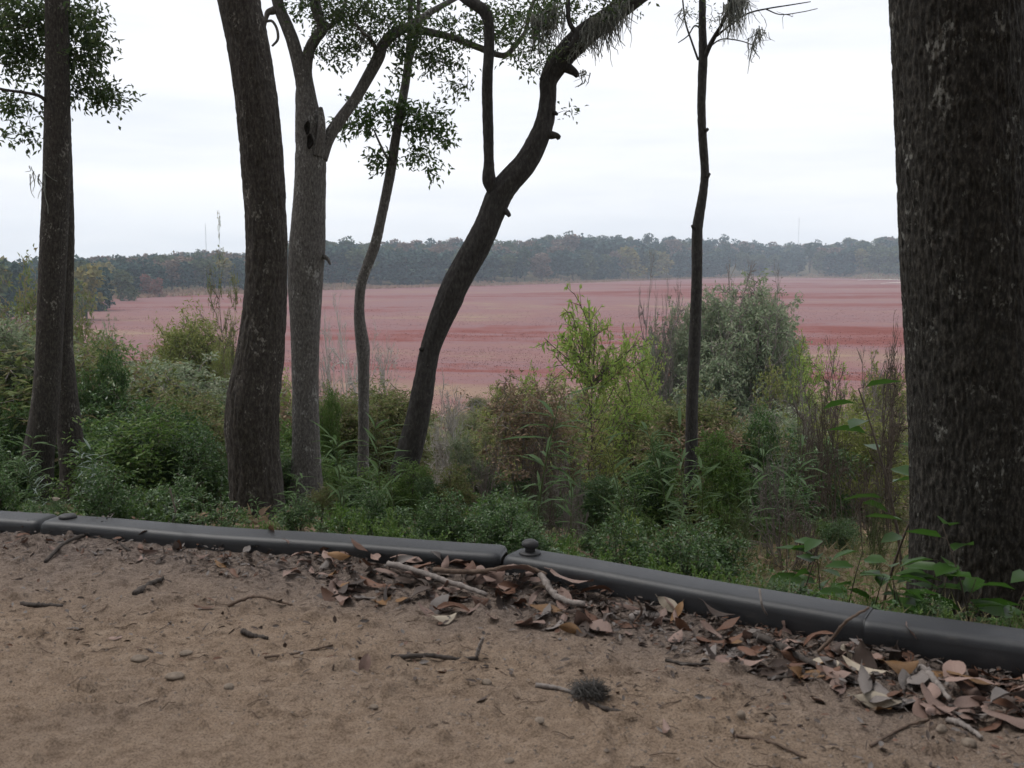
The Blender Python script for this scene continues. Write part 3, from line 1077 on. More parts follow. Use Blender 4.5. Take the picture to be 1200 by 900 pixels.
# --- slim young tree with the leafy tuft
o, org, ln = tree('young_tree', 'slim young tree with a leafy tuft, left of the black leaning trunk', 7.6, B_GREY,
                  [[(424, 650, 14), (425, 600, 12.5), (426, 500, 12), (426, 430, 13.5), (425, 405, 16), (421, 370, 12.5), (423, 335, 11.5), (431, 310, 12), (440, 285, 12), (449, 245, 11), (458, 200, 11.5), (464, 160, 10.5), (473, 110, 10), (478, 76, 9), (480, 40, 6.5), (481, 0, 6), (484, -80, 5), (486, -160, 3)],
                   [(477, 82, 7), (484, 60, 5, .03), (489, 38, 5.5, .05), (491, 0, 5, .08), (496, -60, 4, .1)],
                   [(459, 192, 4), (452, 182, 3, -.05), (444, 166, 2.5, -.1), (438, 152, 2, -.15)]], 44, 200, 60, .003, 21.0, flare=.3)
sp = Sprays(ln, g)
sp.add(np.vstack([ell(g, 7.6, 440, 133, 40, 20, 40, .25), ell(g, 7.6, 410, 152, 22, 13, 14, .2), ell(g, 7.6, 497, 145, 30, 24, 44, .25), ell(g, 7.6, 518, 160, 14, 16, 12, .15),
                  ell(g, 7.6, 488, 185, 24, 13, 15, .2), ell(g, 7.6, 448, 190, 14, 14, 14, .15), ell(g, 7.6, 470, 125, 24, 14, 18, .2), ell(g, 7.6, 505, 198, 10, 6, 5, .1)]), 10, .052, .024, 1, .1, .0022, .08)
sp.add(np.vstack([ell(g, 7.6, 488, 10, 30, 24, 30, .3)]), 9, .052, .024, 1, .1, .0025, .08)
finish(o, org, sp, L_OAK2)

# --- black leaning forked tree
o, org, ln = tree('oak_tree', 'blackish leaning trunk forking into two limbs in the middle of the view', 6.5, B_BLACK,
                  [[(455, 660, 40), (463, 610, 34), (476, 545, 30), (486, 505, 28), (495, 460, 26), (504, 410, 24), (527, 350, 31), (541, 320, 31), (560, 286, 31), (573, 258, 29), (585, 228, 30), (597, 212, 28), (614, 193, 27), (630, 165, 24), (639, 140, 21), (642, 115, 19), (643, 95, 20), (651, 78, 24), (667, 58, 26), (690, 37, 25), (716, 18, 22), (745, -4, 22), (790, -40, 20), (860, -110, 16, .2)],
                   [(586, 240, 18, -.01), (577, 222, 15, -.03), (573, 210, 16.5, -.04), (573, 190, 12, -.05), (572, 150, 12.5, -.05), (571, 100, 12.5, -.06), (573, 60, 12, -.06), (573, 30, 12, -.06), (568, 14, 14, -.06), (556, 5, 13, -.05), (540, -6, 12, 0), (500, -40, 10, .1)],
                   [(634, 94, 5, -.12), (640, 83, 5.5, -.14), (648, 70, 5, -.15), (660, 60, 5.5, -.15), (672, 50, 7, -.14), (676, 40, 6.5, -.14), (669, 30, 5.5, -.12), (666, 18, 5.5, -.1), (666, -5, 5, -.05), (668, -50, 4, 0)],
                   [(636, 155, 12, -.0), (645, 158, 10, -.02), (652, 159, 7, -.03), (655.5, 162, 6, -.03)],
                   [(662, 78, 14, -.02), (672, 84, 9, -.04), (677, 89, 6, -.05)],
                   [(588, 243, 10, -.02), (595, 250, 6, -.04), (597, 253, 4.5, -.05)],
                   [(641, 130, 8, -.0), (649, 132, 6, -.03), (653, 134, 3.5, -.05)],
                   [(497, 408, 8, -.03), (492, 410, 4, -.05)]], 96, 330, 30, .006, 33.0, flare=.25)
sp = Sprays(ln, g)
sp.add(np.vstack([ell(g, 6.4, 680, 5, 60, 22, 60, .4), ell(g, 6.4, 630, 60, 34, 24, 22, .3), ell(g, 6.4, 735, -8, 40, 16, 26, .3), ell(g, 6.5, 665, 128, 5, 4, 3, .05), ell(g, 6.6, 600, 20, 50, 24, 30, .3)]), 9, .040, .016, 1, .15, .0022, .08)
high_crown(g, sp, 1.0, 6.8, 5.4, 2.0, 1.8, 1.2, 240)
finish(o, org, sp, L_OAK)

# --- slender straight trunk right of centre
o, org, ln = tree('young_tree', 'slender knobbly trunk hung with moss, before the big grey green shrub', 8.0, B_BLACK,
                  [[(806, 640, 17), (808, 590, 16), (810, 540, 15), (811, 470, 14), (814, 400, 14), (816.5, 330, 12.5), (817, 275, 12.5), (819, 255, 12), (824, 225, 10), (826, 200, 9.5), (824, 170, 10), (822, 130, 9.5), (823, 90, 10), (824, 65, 10), (823, 30, 8.5), (823, 0, 8), (822, -80, 7), (824, -200, 5)],
                   [(824, 72, 6), (831, 55, 5.5, -.05), (838, 42, 5, -.1), (846, 28, 4, -.15), (853, 8, 3.5, -.2), (858, -30, 3, -.3)],
                   [(818, 70, 2.6), (811, 50, 2.2, .05), (803, 25, 2, .1), (800, 0, 1.8, .15)],
                   [(840, 42, 3, -.1), (855, 30, 2.2, -.1), (876, 16, 2, -.1), (900, 10, 1.7, -.1), (925, 6, 1.4, -.1), (950, 2, 1, -.1)],
                   [(898, 11, 1.5, -.1), (915, 17, 1.2, -.1), (940, 14, 1, -.1), (958, 10, .8, -.1)],
                   [(826, 40, 2.2), (815, 30, 1.8, .1), (806, 42, 1.4, .2), (795, 50, 1, .3)],
                   [(830, 56, 2, -.05), (846, 46, 1.6, .1), (868, 48, 1.3, .2), (885, 54, 1, .3)],
                   [(829, 207, 5, -.03), (831.5, 203, 3.5, -.04)], [(827, 153, 5, -.03), (830, 151, 3.2, -.04)], [(813, 267, 5, -.03), (811, 264, 3.2, -.04)]], 44, 220, 60, .004, 41.0, flare=.3)
sp = Sprays(ln, g)
sp.add(np.vstack([ell(g, 7.9, 832, 20, 20, 18, 14, .2), ell(g, 7.9, 815, 10, 14, 14, 8, .2)]), 3, .03, .01, 1, .1, .0022, .06)
sp.add(ell(g, 7.9, 880, 25, 60, 26, 26, .3), 0, .03, .01, 1, .1, .0022, .06)
finish(o, org, sp, L_OAK)

# --- twin trunks at the left
o, org, ln = tree('oak_tree', 'front trunk of the twin pair at left, leaves hanging beside its top', 7.0, B_BROWN,
                  [[(34, 625, 44), (38, 585, 38), (44, 540, 33), (52, 480, 30), (57, 420, 29), (60, 350, 30), (63, 280, 30), (66, 200, 29), (67, 120, 27), (67, 60, 25), (66, 0, 24), (64, -120, 22), (60, -300, 18), (58, -500, 12)],
                   [(56, 120, 5, -.05), (45, 112, 4, -.1), (25, 108, 3.4, -.2), (0, 104, 3, -.3), (-50, 90, 3, -.5)],
                   [(64, -60, 9), (90, -80, 7, .2), (115, -70, 5, .4), (120, -30, 4, .5)]], 84, 240, 40, .005, 52.0)
sp = Sprays(ln, g)
sp.add(np.vstack([ell(g, 7.2, 25, 25, 50, 40, 150, .4), ell(g, 7.2, 20, 70, 38, 26, 60, .35), ell(g, 7.2, 92, 22, 28, 34, 60, .35), ell(g, 7.2, 98, 68, 24, 26, 50, .3), ell(g, 7.2, 92, 105, 20, 14, 20, .25),
                  ell(g, 7.2, 128, 112, 16, 14, 26, .2), ell(g, 7.2, 45, 125, 12, 10, 8, .2), ell(g, 7.2, 8, 125, 16, 18, 18, .3), ell(g, 7.2, 32, 156, 8, 7, 6, .12), ell(g, 7.2, 3, 158, 6, 10, 4, .12), ell(g, 7.2, 112, 50, 12, 12, 10, .2)]), 12, .050, .022, 1, .15, .0025, .09)
high_crown(g, sp, -3.6, 7.4, 5.4, 2.0, 1.9, 1.3, 260)
finish(o, org, sp, L_OAK)
o, org, ln = tree('oak_tree', 'rear bowed trunk of the twin pair at left, half hidden', 7.5, B_BROWN,
                  [[(90, 640, 38), (88, 590, 31), (87, 560, 28), (83, 520, 27), (79, 480, 26), (75, 440, 25), (73, 400, 23), (74, 340, 22), (75, 280, 22), (74, 200, 20), (72, 120, 19), (72, 0, 18), (76, -150, 16), (84, -350, 12)]], 70, 220, 42, .005, 58.0)
sp = Sprays(ln, g)
high_crown(g, sp, -3.0, 8.0, 6.0, 1.6, 1.6, 1.1, 140)
finish(o, org, sp, L_OAK)

# --- hanging moss
M_MOSS = leaf_mat('grey_hanging_moss', [(.40, .41, .37), (.48, .48, .44), (.56, .56, .52)], .95, .6, .05)


def moss(label, Y, pts, lo, hi, nst, seed, group='hanging moss'):
    g_ = np.random.default_rng(seed)
    A = np.array([P(a, b, Y) for a, b in pts])
    base = A.mean(0)
    o_ = thing('hanging_moss', label, 'moss', base, group=group)
    mb = MB(); pol = []
    for i_ in range(nst):
        t_ = g_.uniform(0, len(A) - 1.001) if len(A) > 1 else 0
        i0 = int(t_)
        q = (A[i0] * (1 - (t_ - i0)) + A[min(i0 + 1, len(A) - 1)] * (t_ - i0)) - base + g_.normal(0, .022, 3)
        L_ = g_.uniform(lo, hi) / F * Y * (.35 + .65 * g_.uniform()) 
        z_ = np.linspace(0, 1, 6)
        sway = np.cumsum(g_.normal(0, .012, (6, 2)), 0) * z_[:, None] * 1.2
        C_ = q + np.stack([sway[:, 0], sway[:, 1], .01 - z_ * L_], -1)
        pol.append((C_, .0042 * (1 - .6 * z_) * g_.uniform(.7, 1.5)))
    twigs(mb, pol, 3)
    obj('strands', mb.mesh('moss_strands', M_MOSS), o_)['kind'] = 'stuff'
    return o_


moss('long curtain of grey moss along the upper right limb of the black leaning tree', 6.4, [(688, 36), (700, 27), (712, 20), (724, 10), (735, 2)], 16, 50, 210, 1)
moss('thin grey moss strands below the right limb, left of the mossy curtain', 6.4, [(672, 55), (682, 46), (690, 38)], 8, 30, 70, 2)
moss('grey moss wisps hanging from twigs left of the black right limb', 6.4, [(625, 20), (632, 24), (640, 16), (655, 10)], 20, 60, 90, 3)
moss('single moss wisp hanging under the tip of the right limb', 6.4, [(686, 88), (688, 87)], 8, 18, 12, 4)
moss('hanging moss strand right of the mossy limb', 6.4, [(706, 30), (714, 28)], 22, 46, 16, 5)
moss('thick grey moss clump on the slender trunk top right of centre', 7.8, [(848, 12), (856, 6), (862, 2), (868, -4), (874, 4)], 16, 52, 170, 6)
moss('small moss clump hanging from the bare twig, upper of the two beside the slender trunk', 7.8, [(886, 36), (888, 35), (891, 38)], 10, 26, 34, 7)
moss('lowest thin moss wisp hanging beside the slender trunk top', 7.8, [(880, 52), (882, 51)], 10, 28, 20, 8)
moss('moss wisp left of the slender trunk top', 7.8, [(800, 14), (803, 18)], 8, 22, 16, 9)
moss('moss strands hanging from the grey tree branch left of the slim trunk', 7.0, [(425, 40), (430, 44), (428, 38)], 8, 22, 20, 10)
moss('lone grey moss wisp dangling far left beside the twin trunks', 6.9, [(35, 206), (45, 204), (50, 208)], 10, 46, 14, 11)
moss('moss on the forked grey tree limb above the fork', 7.0, [(372, 34), (378, 36), (386, 34)], 5, 16, 40, 12)
# small twig that carries the lone wisp, growing on the twin trunk

# ---------------------------------------------------------------- unseen woods behind the camera, added to shade path, timbers and trunks
g = np.random.default_rng(77)
L_WOOD = leaf_mat('shade_leaves', [(.035, .055, .020), (.05, .075, .026), (.065, .085, .03)], .6, .25)
mbp = MB()
pos, dv, nn, Lz = crown_arrays(g, 10.0, 3.6, 2600, .42)
leafset(mbp, pos, dv, nn, Lz, Lz * .6, 1, .2)
me_cr = mbp.mesh('wood_crown', L_WOOD)
zz = np.linspace(-.3, 9, 14)
me_tr = MB().add(*ring_tube(np.stack([np.sin(zz * .5) * .1, np.cos(zz * .4) * .1, zz], -1), np.linspace(.2, .05, 14), 12)).mesh('wood_trunk', B_BROWN)
for i, (x, y) in enumerate(((-6.5, -3.5), (-2.8, -4.2), (.8, -3.8), (4.4, -4.0), (8.0, -2.6), (-10, -1.0))):
    o = thing('oak_tree', ('unseen tree added close behind the path to shade it' if i < 6 else 'unseen tree added deeper behind the path to shade it'), 'tree', (x, y, -.03), g.uniform(0, 6.28), (1, 1, g.uniform(.85, 1.15)), 'unseen shading trees behind the path')
    obj('trunk', me_tr, o); obj('crown', me_cr, o)

# ---------------------------------------------------------------- plants on the slope
LM = {
    'dark': leaf_mat('dark_green_shrub_leaves', [(.048, .105, .030), (.066, .135, .038), (.090, .165, .048), (.12, .19, .062)], .34, .4, .8),
    'green': leaf_mat('green_herb_leaves', [(.085, .160, .034), (.11, .195, .042), (.135, .22, .052), (.165, .23, .068)], .45, .42, .5),
    'bright': leaf_mat('bright_green_leaves', [(.085, .175, .025), (.11, .21, .032), (.14, .23, .045)], .45, .45, .5),
    'grey': leaf_mat('grey_green_leaves', [(.185, .245, .14), (.225, .28, .165), (.265, .315, .20), (.29, .30, .21)], .6, .35, .3),
    'yellow': leaf_mat('yellow_green_willow_leaves', [(.17, .21, .05), (.20, .24, .06), (.24, .265, .08), (.28, .275, .10)], .5, .45, .4),
    'lime': leaf_mat('lime_leaves', [(.20, .31, .060), (.24, .35, .075), (.28, .38, .09), (.33, .36, .11)], .5, .5, .4),
    'olive': leaf_mat('olive_leaves', [(.135, .170, .058), (.165, .20, .068), (.20, .22, .09), (.21, .175, .09)], .6, .4, .3),
    'tan': leaf_mat('tan_and_brown_leaves', [(.26, .185, .12), (.30, .22, .15), (.20, .14, .10), (.16, .16, .08)], .7, .3, .2),
    'cane': leaf_mat('cane_leaves', [(.085, .145, .055), (.11, .175, .07), (.15, .20, .095)], .6, .4, .3),
    'broad': leaf_mat('broad_leaves', [(.038, .095, .014), (.050, .120, .018), (.068, .15, .024)], .4, .45, .5),
    'blue': leaf_mat('bluish_leaves', [(.12, .17, .135), (.155, .20, .16), (.09, .14, .095)], .4, .3, .6),
}
M_WHITE = plain_mat('pale_dead_twigs', (.42, .39, .36), .9, .2, 30)
M_BROWNT = plain_mat('brown_twigs', (.10, .078, .062), .9, .3, 30)
M_GREYT = plain_mat('grey_brown_twigs', (.19, .165, .15), .9, .25, 30)
M_GREENT = plain_mat('green_stems', (.075, .10, .035), .7, .25, 30)


def rot_about(v, ax, a):
    return v * math.cos(a) + np.cross(ax, v) * math.sin(a) + ax * np.dot(ax, v) * (1 - math.cos(a))


def grow(g, p0, d, L, r, lev, cfg, out):
    n = 6
    pts = np.zeros((n, 3)); pts[0] = p0
    dd = d.copy()
    st = L / (n - 1)
    for i in range(1, n):
        dd = dd + g.normal(0, cfg['wig'], 3) + np.array((0, 0, cfg['up'][min(lev, len(cfg['up']) - 1)]))
        dd = dd / np.linalg.norm(dd)
        pts[i] = pts[i - 1] + dd * st
    out.append((pts, r * np.linspace(1, .45, n), lev))
    if lev < len(cfg['n']):
        for k in range(cfg['n'][lev]):
            t = g.uniform(cfg.get('t0', .25), 1.0)
            f = t * (n - 1); i = min(int(f), n - 2)
            p = pts[i] * (1 - (f - i)) + pts[i + 1] * (f - i)
            tan = pts[i + 1] - pts[i]; tan = tan / np.linalg.norm(tan)
            ax = np.cross(tan, g.normal(0, 1, 3)); ax = ax / np.linalg.norm(ax)
            cd = rot_about(tan, ax, g.normal(cfg['ang'][min(lev, len(cfg['ang']) - 1)], .18))
            grow(g, p, cd, L * cfg['ratio'] * g.uniform(.6, 1.15) * (1.15 - .5 * t), r * .55, lev + 1, cfg, out)


def plant_proto(seed, stems, cfg, leaf, lean=.35, base=.06, h=.62, r=.012):
    """returns (wood mesh builder, leaf mesh builder) of a plant about 1 m tall"""
    g = np.random.default_rng(seed)
    out = []
    for s in range(stems):
        a = g.uniform(0, 6.28)
        q = np.array((math.cos(a), math.sin(a), 0)) * base * g.uniform(.2, 1)
        d = nrm(np.array((math.cos(a) * lean * g.uniform(.2, 1), math.sin(a) * lean * g.uniform(.2, 1), 1.0)))
        grow(g, q - np.array((0, 0, .04)), d, h * g.uniform(.75, 1.15), r * g.uniform(.7, 1.2), 0, cfg, out)
    wood, lf = MB(), MB()
    twigs(wood, [(p, rr) for p, rr, l in out if l < 2], 5)
    fin = [(p, np.maximum(rr, cfg.get('rmin', .0012))) for p, rr, l in out if l >= 2]
    if fin:
        twigs(wood, fin, 3)
    if leaf:
        sel = [p for p, rr, l in out if l >= leaf['lev']]
        if sel:
            A = np.array(sel)
            M = len(A)
            N = M * leaf['n']
            k = np.repeat(np.arange(M), leaf['n'])
            f = g.uniform(.1, 1, N) * 5; i = np.minimum(f.astype(int), 4); fr = (f - i)[:, None]
            pos = A[k, i] * (1 - fr) + A[k, i + 1] * fr
            tan = nrm(A[k, i + 1] - A[k, i])
            d = nrm(tan * leaf.get('fwd', .6) + g.normal(0, .6, (N, 3)) + np.array((0, 0, leaf.get('rise', 0))))
            nn = nrm(g.normal(0, .5, (N, 3)) + np.array((0, -.1, 1)))
            Lz = leaf['L'] * g.uniform(.6, 1.3, N)
            leafset(lf, pos, d, nn, Lz, leaf['W'] * g.uniform(.7, 1.25, N), leaf.get('style', 1), leaf.get('droop', .15))
    V = np.vstack(wood.v + lf.v)
    zt = np.percentile(V[:, 2], 99.5)
    rad = np.percentile(np.hypot(V[:, 0], V[:, 1]), 96)
    for mb in (wood, lf):
        mb.v = [v_ / np.array((rad * 2, rad * 2, zt)) for v_ in mb.v]     # 1 tall, 1 wide
    return wood, lf


PROTO = {}


def proto(key, n, wm, lm, *a, **k):
    PROTO[key] = []
    for i in range(n):
        w, l = plant_proto(7 + len(PROTO) * 100 + i, *a, **k)
        PROTO[key].append((w.mesh(key + '_stems', wm), l.mesh(key + '_leaves', lm) if l.n else None))


D3 = dict(n=[7, 6], ang=[.7, .8], ratio=.5, up=[.05, .05, .02], wig=.12)

def bush_proto(key, n, wm, lm, npt, nleaf, L, W, lobes, wide=1.0, low=.15, shell=.55, nst=7, hang=0.0, style=1, tall=1.0):
    """a bush about 1 m tall and 1 m wide: stems, and leaf sprays through a crown of several lobes"""
    PROTO[key] = []
    for v_i in range(n):
        g = np.random.default_rng(500 + len(PROTO) * 10 + v_i)
        cz = g.uniform(low + .12, .80, lobes)
        ca = g.uniform(0, 6.28, lobes); cr_ = g.uniform(.12, .32, lobes) * np.sqrt(np.clip(1.15 - cz, .1, 1))
        cen = np.stack([np.cos(ca) * cr_, np.sin(ca) * cr_, cz], -1)
        rad = g.uniform(.13, .24, lobes)
        cen[0] = (g.normal(0, .05), g.normal(0, .05), .80); rad[0] = .2
        k = g.choice(lobes, npt, p=rad ** 2 / np.sum(rad ** 2))
        d = nrm(g.normal(0, 1, (npt, 3)))
        pts = cen[k] + d * (rad[k] * (shell + (1 - shell) * g.uniform(0, 1, npt)) * g.uniform(.8, 1.15, npt) * np.where(g.uniform(0, 1, npt) < .10, g.uniform(1.1, 1.6, npt), 1.0))[:, None] * np.array((1, 1, tall))
        pts = pts[pts[:, 2] > low * g.uniform(.5, 1.2, len(pts))]
        limbs = []; pol = []
        for s_ in range(nst):
            e = cen[s_ % lobes] + g.normal(0, .04, 3)
            b0 = np.array((g.normal(0, .035), g.normal(0, .035), -.03))
            m1 = b0 + (e - b0) * np.array((.25, .25, .5)) + g.normal(0, .02, 3)
            C = catmull(np.array([b0, m1, e]), 9)
            limbs.append(C); pol.append((C, np.linspace(.011, .004, 9)))
        sp_ = Sprays(limbs, g)
        twigs(sp_.wood, pol, 5)
        sp_.add(pts, nleaf, L, W, style, hang, .0022, L * 1.3)
        PROTO[key].append((sp_.wood.mesh(key + '_stems', wm), sp_.leaf.mesh(key + '_leaves', lm)))


bush_proto('fine', 3, M_BROWNT, LM['dark'], 620, 17, .034, .015, 11)
bush_proto('grey', 3, M_GREYT, LM['grey'], 1300, 22, .024, .0090, 18, shell=.3, nst=12)
bush_proto('willow', 3, M_BROWNT, LM['yellow'], 620, 18, .036, .0085, 11, shell=.4, nst=10, tall=1.3)
bush_proto('airy', 4, M_BROWNT, LM['dark'], 360, 11, .042, .018, 14, shell=.1, nst=9, tall=1.5)
bush_proto('scrub', 3, M_GREYT, LM['olive'], 460, 12, .032, .012, 13, shell=.2, nst=9, tall=1.3)
proto('sapling', 3, M_BROWNT, LM['lime'], 3, dict(n=[15, 8], ang=[.95, .8], ratio=.42, up=[.05, .03, .0], wig=.11, t0=.2, rmin=.0007), dict(lev=1, n=6, L=.030, W=.0095, fwd=.3), .25, .04, .8, .0052)
proto('bare', 4, M_GREYT, LM['tan'], 6, dict(n=[8, 6, 3], ang=[.85, .8, .7], ratio=.52, up=[.04, .03, .02, .0], wig=.14, t0=.2, rmin=.0013), None, .75, .08, .7, .010)
proto('herb', 3, M_GREENT, LM['green'], 16, dict(n=[5], ang=[.7], ratio=.5, up=[.02, .0], wig=.14, t0=.2), dict(lev=0, n=12, L=.068, W=.030, style=2, droop=.25), .85, .25, .72, .005)
proto('bright', 2, M_GREENT, LM['bright'], 12, dict(n=[6], ang=[.7], ratio=.45, up=[.05, .0], wig=.12, t0=.2), dict(lev=0, n=12, L=.070, W=.028, style=2, droop=.25), .5, .15, .8, .005)
proto('leggy', 3, M_BROWNT, LM['dark'], 4, dict(n=[6, 4], ang=[.8, .7], ratio=.36, up=[.06, .02, .0], wig=.09, t0=.3), dict(lev=1, n=7, L=.048, W=.021, style=2, droop=.2), .35, .06, .8, .006)


def cane_proto(seed, n=1):
    g = np.random.default_rng(seed)
    w, l = MB(), []
    for s in range(n):
        a = g.uniform(0, 6.28); ln_ = g.uniform(.05, .3)
        z = np.linspace(0, 1, 9) * g.uniform(.8, 1.0)
        C = np.stack([math.cos(a) * ln_ * z ** 1.8, math.sin(a) * ln_ * z ** 1.8, z - .03], -1) + np.array((g.normal(0, .04), g.normal(0, .04), 0)) * (n > 1)
        twigs(w, [(C, np.linspace(.0065, .002, 9))], 6)
        for t in np.linspace(.34, .97, 12):
            p = C[int(t * 8)] * (1 - (t * 8 % 1)) + C[min(8, int(t * 8) + 1)] * (t * 8 % 1)
            for m_i in range(int(g.integers(1, 4))):
                b = g.uniform(0, 6.28)
                d = np.array((math.cos(b), math.sin(b), g.uniform(.1, .9)))
                l.append(MB())
                leafset(l[-1], p[None], d[None], np.array((0, 0, 1.0))[None] + g.normal(0, .2, (1, 3)), g.uniform(.15, .29), g.uniform(.018, .031), 2, g.uniform(.1, .45))
    return w, l


PROTO['cane'] = []
for i in range(5):
    w, l = cane_proto(300 + i, 1 if i < 3 else 2)
    PROTO['cane'].append((w.mesh('cane_stems', M_GREENT), [q_.mesh('cane_leaf', LM['cane']) for q_ in l]))


def broad_proto(seed, nst=1, L=.30, W=.14, first=.22):
    g = np.random.default_rng(seed)
    w, l = MB(), []
    for s in range(nst):
        a = g.uniform(0, 6.28)
        z = np.linspace(0, 1, 8)
        C = np.stack([math.cos(a) * .22 * z ** 1.5, math.sin(a) * .22 * z ** 1.5, z * g.uniform(.75, 1) - .03], -1)
        twigs(w, [(C, np.linspace(.008, .003, 8))], 6)
        for t in np.linspace(first, 1, 9):
            f = min(t * 7, 6.99); i = int(f)
            p = C[i] * (1 - f + i) + C[i + 1] * (f - i)
            b = g.uniform(0, 6.28)
            d = np.array((math.cos(b), math.sin(b), g.uniform(-.1, .5)))
            l.append(MB())
            leafset(l[-1], (p + d * .03)[None], d[None], (np.array((0, -.35, 1.0)) + g.normal(0, .3, 3))[None], L * g.uniform(.7, 1.15), W * g.uniform(.8, 1.1), 2, g.uniform(.1, .35))
            twigs(w, [(np.stack([p, p + d * .015, p + d * .035]), np.array((.002, .0018, .0015)))], 4)
    return w, l


PROTO['broadtall'] = []
for i in range(2):
    w, l = broad_proto(340 + i, 1, .17, .085, .35)
    PROTO['broadtall'].append((w.mesh('broadleaf_stem', M_BROWNT), [q_.mesh('broad_leaf', LM['broad']) for q_ in l]))
PROTO['broad'] = []
for i in range(3):
    w, l = broad_proto(330 + i, 1 + (i == 2))
    PROTO['broad'].append((w.mesh('broadleaf_stem', M_BROWNT), [q_.mesh('broad_leaf', LM['broad']) for q_ in l]))

gp = np.random.default_rng(900)


def plant(key, name, px, Y, top, width, label, cat='shrub', group=None, leafm=None, woodm=None, var=None, depth=None, h=None):
    """plant standing on the slope at photo column px, Y m ahead, its top at photo row top and width photo pixels wide"""
    x = P(px, 480, Y)[0]
    z = float(gz(x, Y)) - .02
    hh = h if h is not None else P(px, top, Y)[2] - z
    ww = width / F * Y
    if key in ('cane', 'broad', 'broadtall'):
        ww = hh * (1.0 if key == 'cane' else 1.15)
    w, l = PROTO[key][(int(gp.integers(len(PROTO[key]))) if var is None else var)]
    o_ = thing(name, label, cat, (x, Y, z), gp.uniform(0, 6.28), (ww, ww if depth is None else depth, hh), group)
    a = obj('stems', w, o_, mat=woodm)
    if isinstance(l, list):
        for lf_ in l:
            obj('leaf', lf_, o_, mat=leafm)
        return o_
    a['kind'] = 'stuff'
    if l is not None:
        b = obj('foliage', l, o_, mat=leafm)
        b['kind'] = 'stuff'
    return o_


# the ones that stand out
plant('grey', 'big_shrub', 862, 24, 318, 225, 'big rounded grey green shrub behind the slender trunk', var=0)
plant('grey', 'big_shrub', 826, 25, 338, 130, 'grey green shrub forming the left dome of the big one', var=2)
plant('grey', 'big_shrub', 896, 24.5, 338, 120, 'grey green shrub forming the right shoulder of the big one', var=2)
plant('grey', 'big_shrub', 788, 25.5, 346, 110, 'grey green shrub left of the slender trunk, part of the big clump', var=0)
plant('grey', 'big_shrub', 800, 26, 372, 110, 'lower grey green shrub joined to the left side of the big one', var=1)
plant('grey', 'big_shrub', 915, 25, 372, 90, 'grey green shrub filling the right flank of the big one', var=1)
plant('bare', 'bare_shrub', 775, 25, 300, 70, 'bare grey twigs rising left of the big grey green shrub', group='bare twigs by the big shrub')
plant('bare', 'bare_shrub', 868, 23.5, 308, 110, 'bare grey twigs poking from the top of the big grey green shrub', group='bare twigs by the big shrub')
plant('sapling', 'lime_shrub', 945, 22, 396, 62, 'small lime green bush at the right foot of the big grey green shrub', leafm=LM['lime'])
plant('sapling', 'lime_shrub', 912, 20, 428, 70, 'yellowish green bush low in front of the big grey green shrub', leafm=LM['yellow'])
plant('willow', 'willow_shrub', 222, 30, 374, 160, 'rounded yellow green willow bush left of the bulged trunk', var=0)
plant('willow', 'willow_shrub', 246, 31, 378, 110, 'yellow green willow bush forming the right dome left of the bulged trunk', var=2)
plant('willow', 'willow_shrub', 196, 30.5, 392, 100, 'yellow green willow bush forming the left dome of the willows', var=1)
plant('willow', 'willow_shrub', 272, 29, 400, 70, 'yellow green willow bush partly behind the bulged trunk', var=1)
plant('willow', 'willow_shrub', 190, 31, 430, 70, 'low yellow green bush at the left foot of the willow', var=1, leafm=LM['olive'])
plant('sapling', 'sapling', 702, 12, 352, 135, 'tall lime green sapling standing against the red marsh', var=0)
plant('sapling', 'sapling', 748, 13, 392, 92, 'smaller lime sapling right of the tall one', var=1)
plant('sapling', 'sapling', 660, 14, 402, 90, 'thin lime sapling left of the tall one', var=2)
plant('sapling', 'sapling', 600, 16, 445, 90, 'sparse pale green sapling right of the black leaning trunk', var=1, leafm=LM['yellow'])
plant('bare', 'dead_shrub', 527, 9.5, 446, 90, 'white dead twiggy bush right of the black leaning trunk', woodm=M_WHITE, var=0)
plant('bare', 'dead_shrub', 500, 18, 470, 60, 'white dead twiggy bush behind the black leaning trunk', woodm=M_WHITE, var=1)
plant('bare', 'dead_shrub', 410, 22, 348, 95, 'tall pale leafless bush behind the slim trunk', woodm=M_WHITE, var=2)
plant('bare', 'dead_shrub', 452, 23, 385, 70, 'pale leafless bush between the slim and black trunks', woodm=M_WHITE, var=0)
plant('bare', 'dead_shrub', 385, 20, 395, 50, 'pale leafless bush right of the grey forked trunk', woodm=M_GREYT, var=1)
plant('sapling', 'young_tree', 276, 20, 262, 62, 'thin pale leaved young tree rising left of the bulged trunk', cat='tree', leafm=LM['olive'], var=2)
plant('bare', 'bare_shrub', 992, 8.0, 405, 96, 'dark leafless sapling clump in the right gap, its stems forking low', woodm=M_BROWNT, var=1)
plant('bare', 'bare_shrub', 955, 7.5, 430, 80, 'dark leafless sapling left of the forking clump in the right gap', woodm=M_BROWNT, var=2)
plant('bare', 'bare_shrub', 1052, 8.5, 380, 80, 'dark leafless sapling beside the thick right trunk', woodm=M_BROWNT, var=0)
plant('bare', 'bare_shrub', 1020, 12, 410, 90, 'grey leafless shrub behind the dark saplings at right', group='grey brush at right')
plant('bare', 'bare_shrub', 970, 13, 420, 90, 'grey leafless shrub behind the dark saplings at right', group='grey brush at right')
plant('bare', 'bare_shrub', 900, 11, 470, 80, 'grey leafless shrub below the big grey green shrub')
plant('bare', 'tangled_shrub', 562, 8.5, 505, 75, 'grey tangle of dead vines right of the leaning trunk base', woodm=M_GREYT, var=2)
plant('fine', 'vine_covered_shrub', 545, 9, 505, 62, 'small dark bush with dead vines right of the leaning trunk base', leafm=LM['grey'])
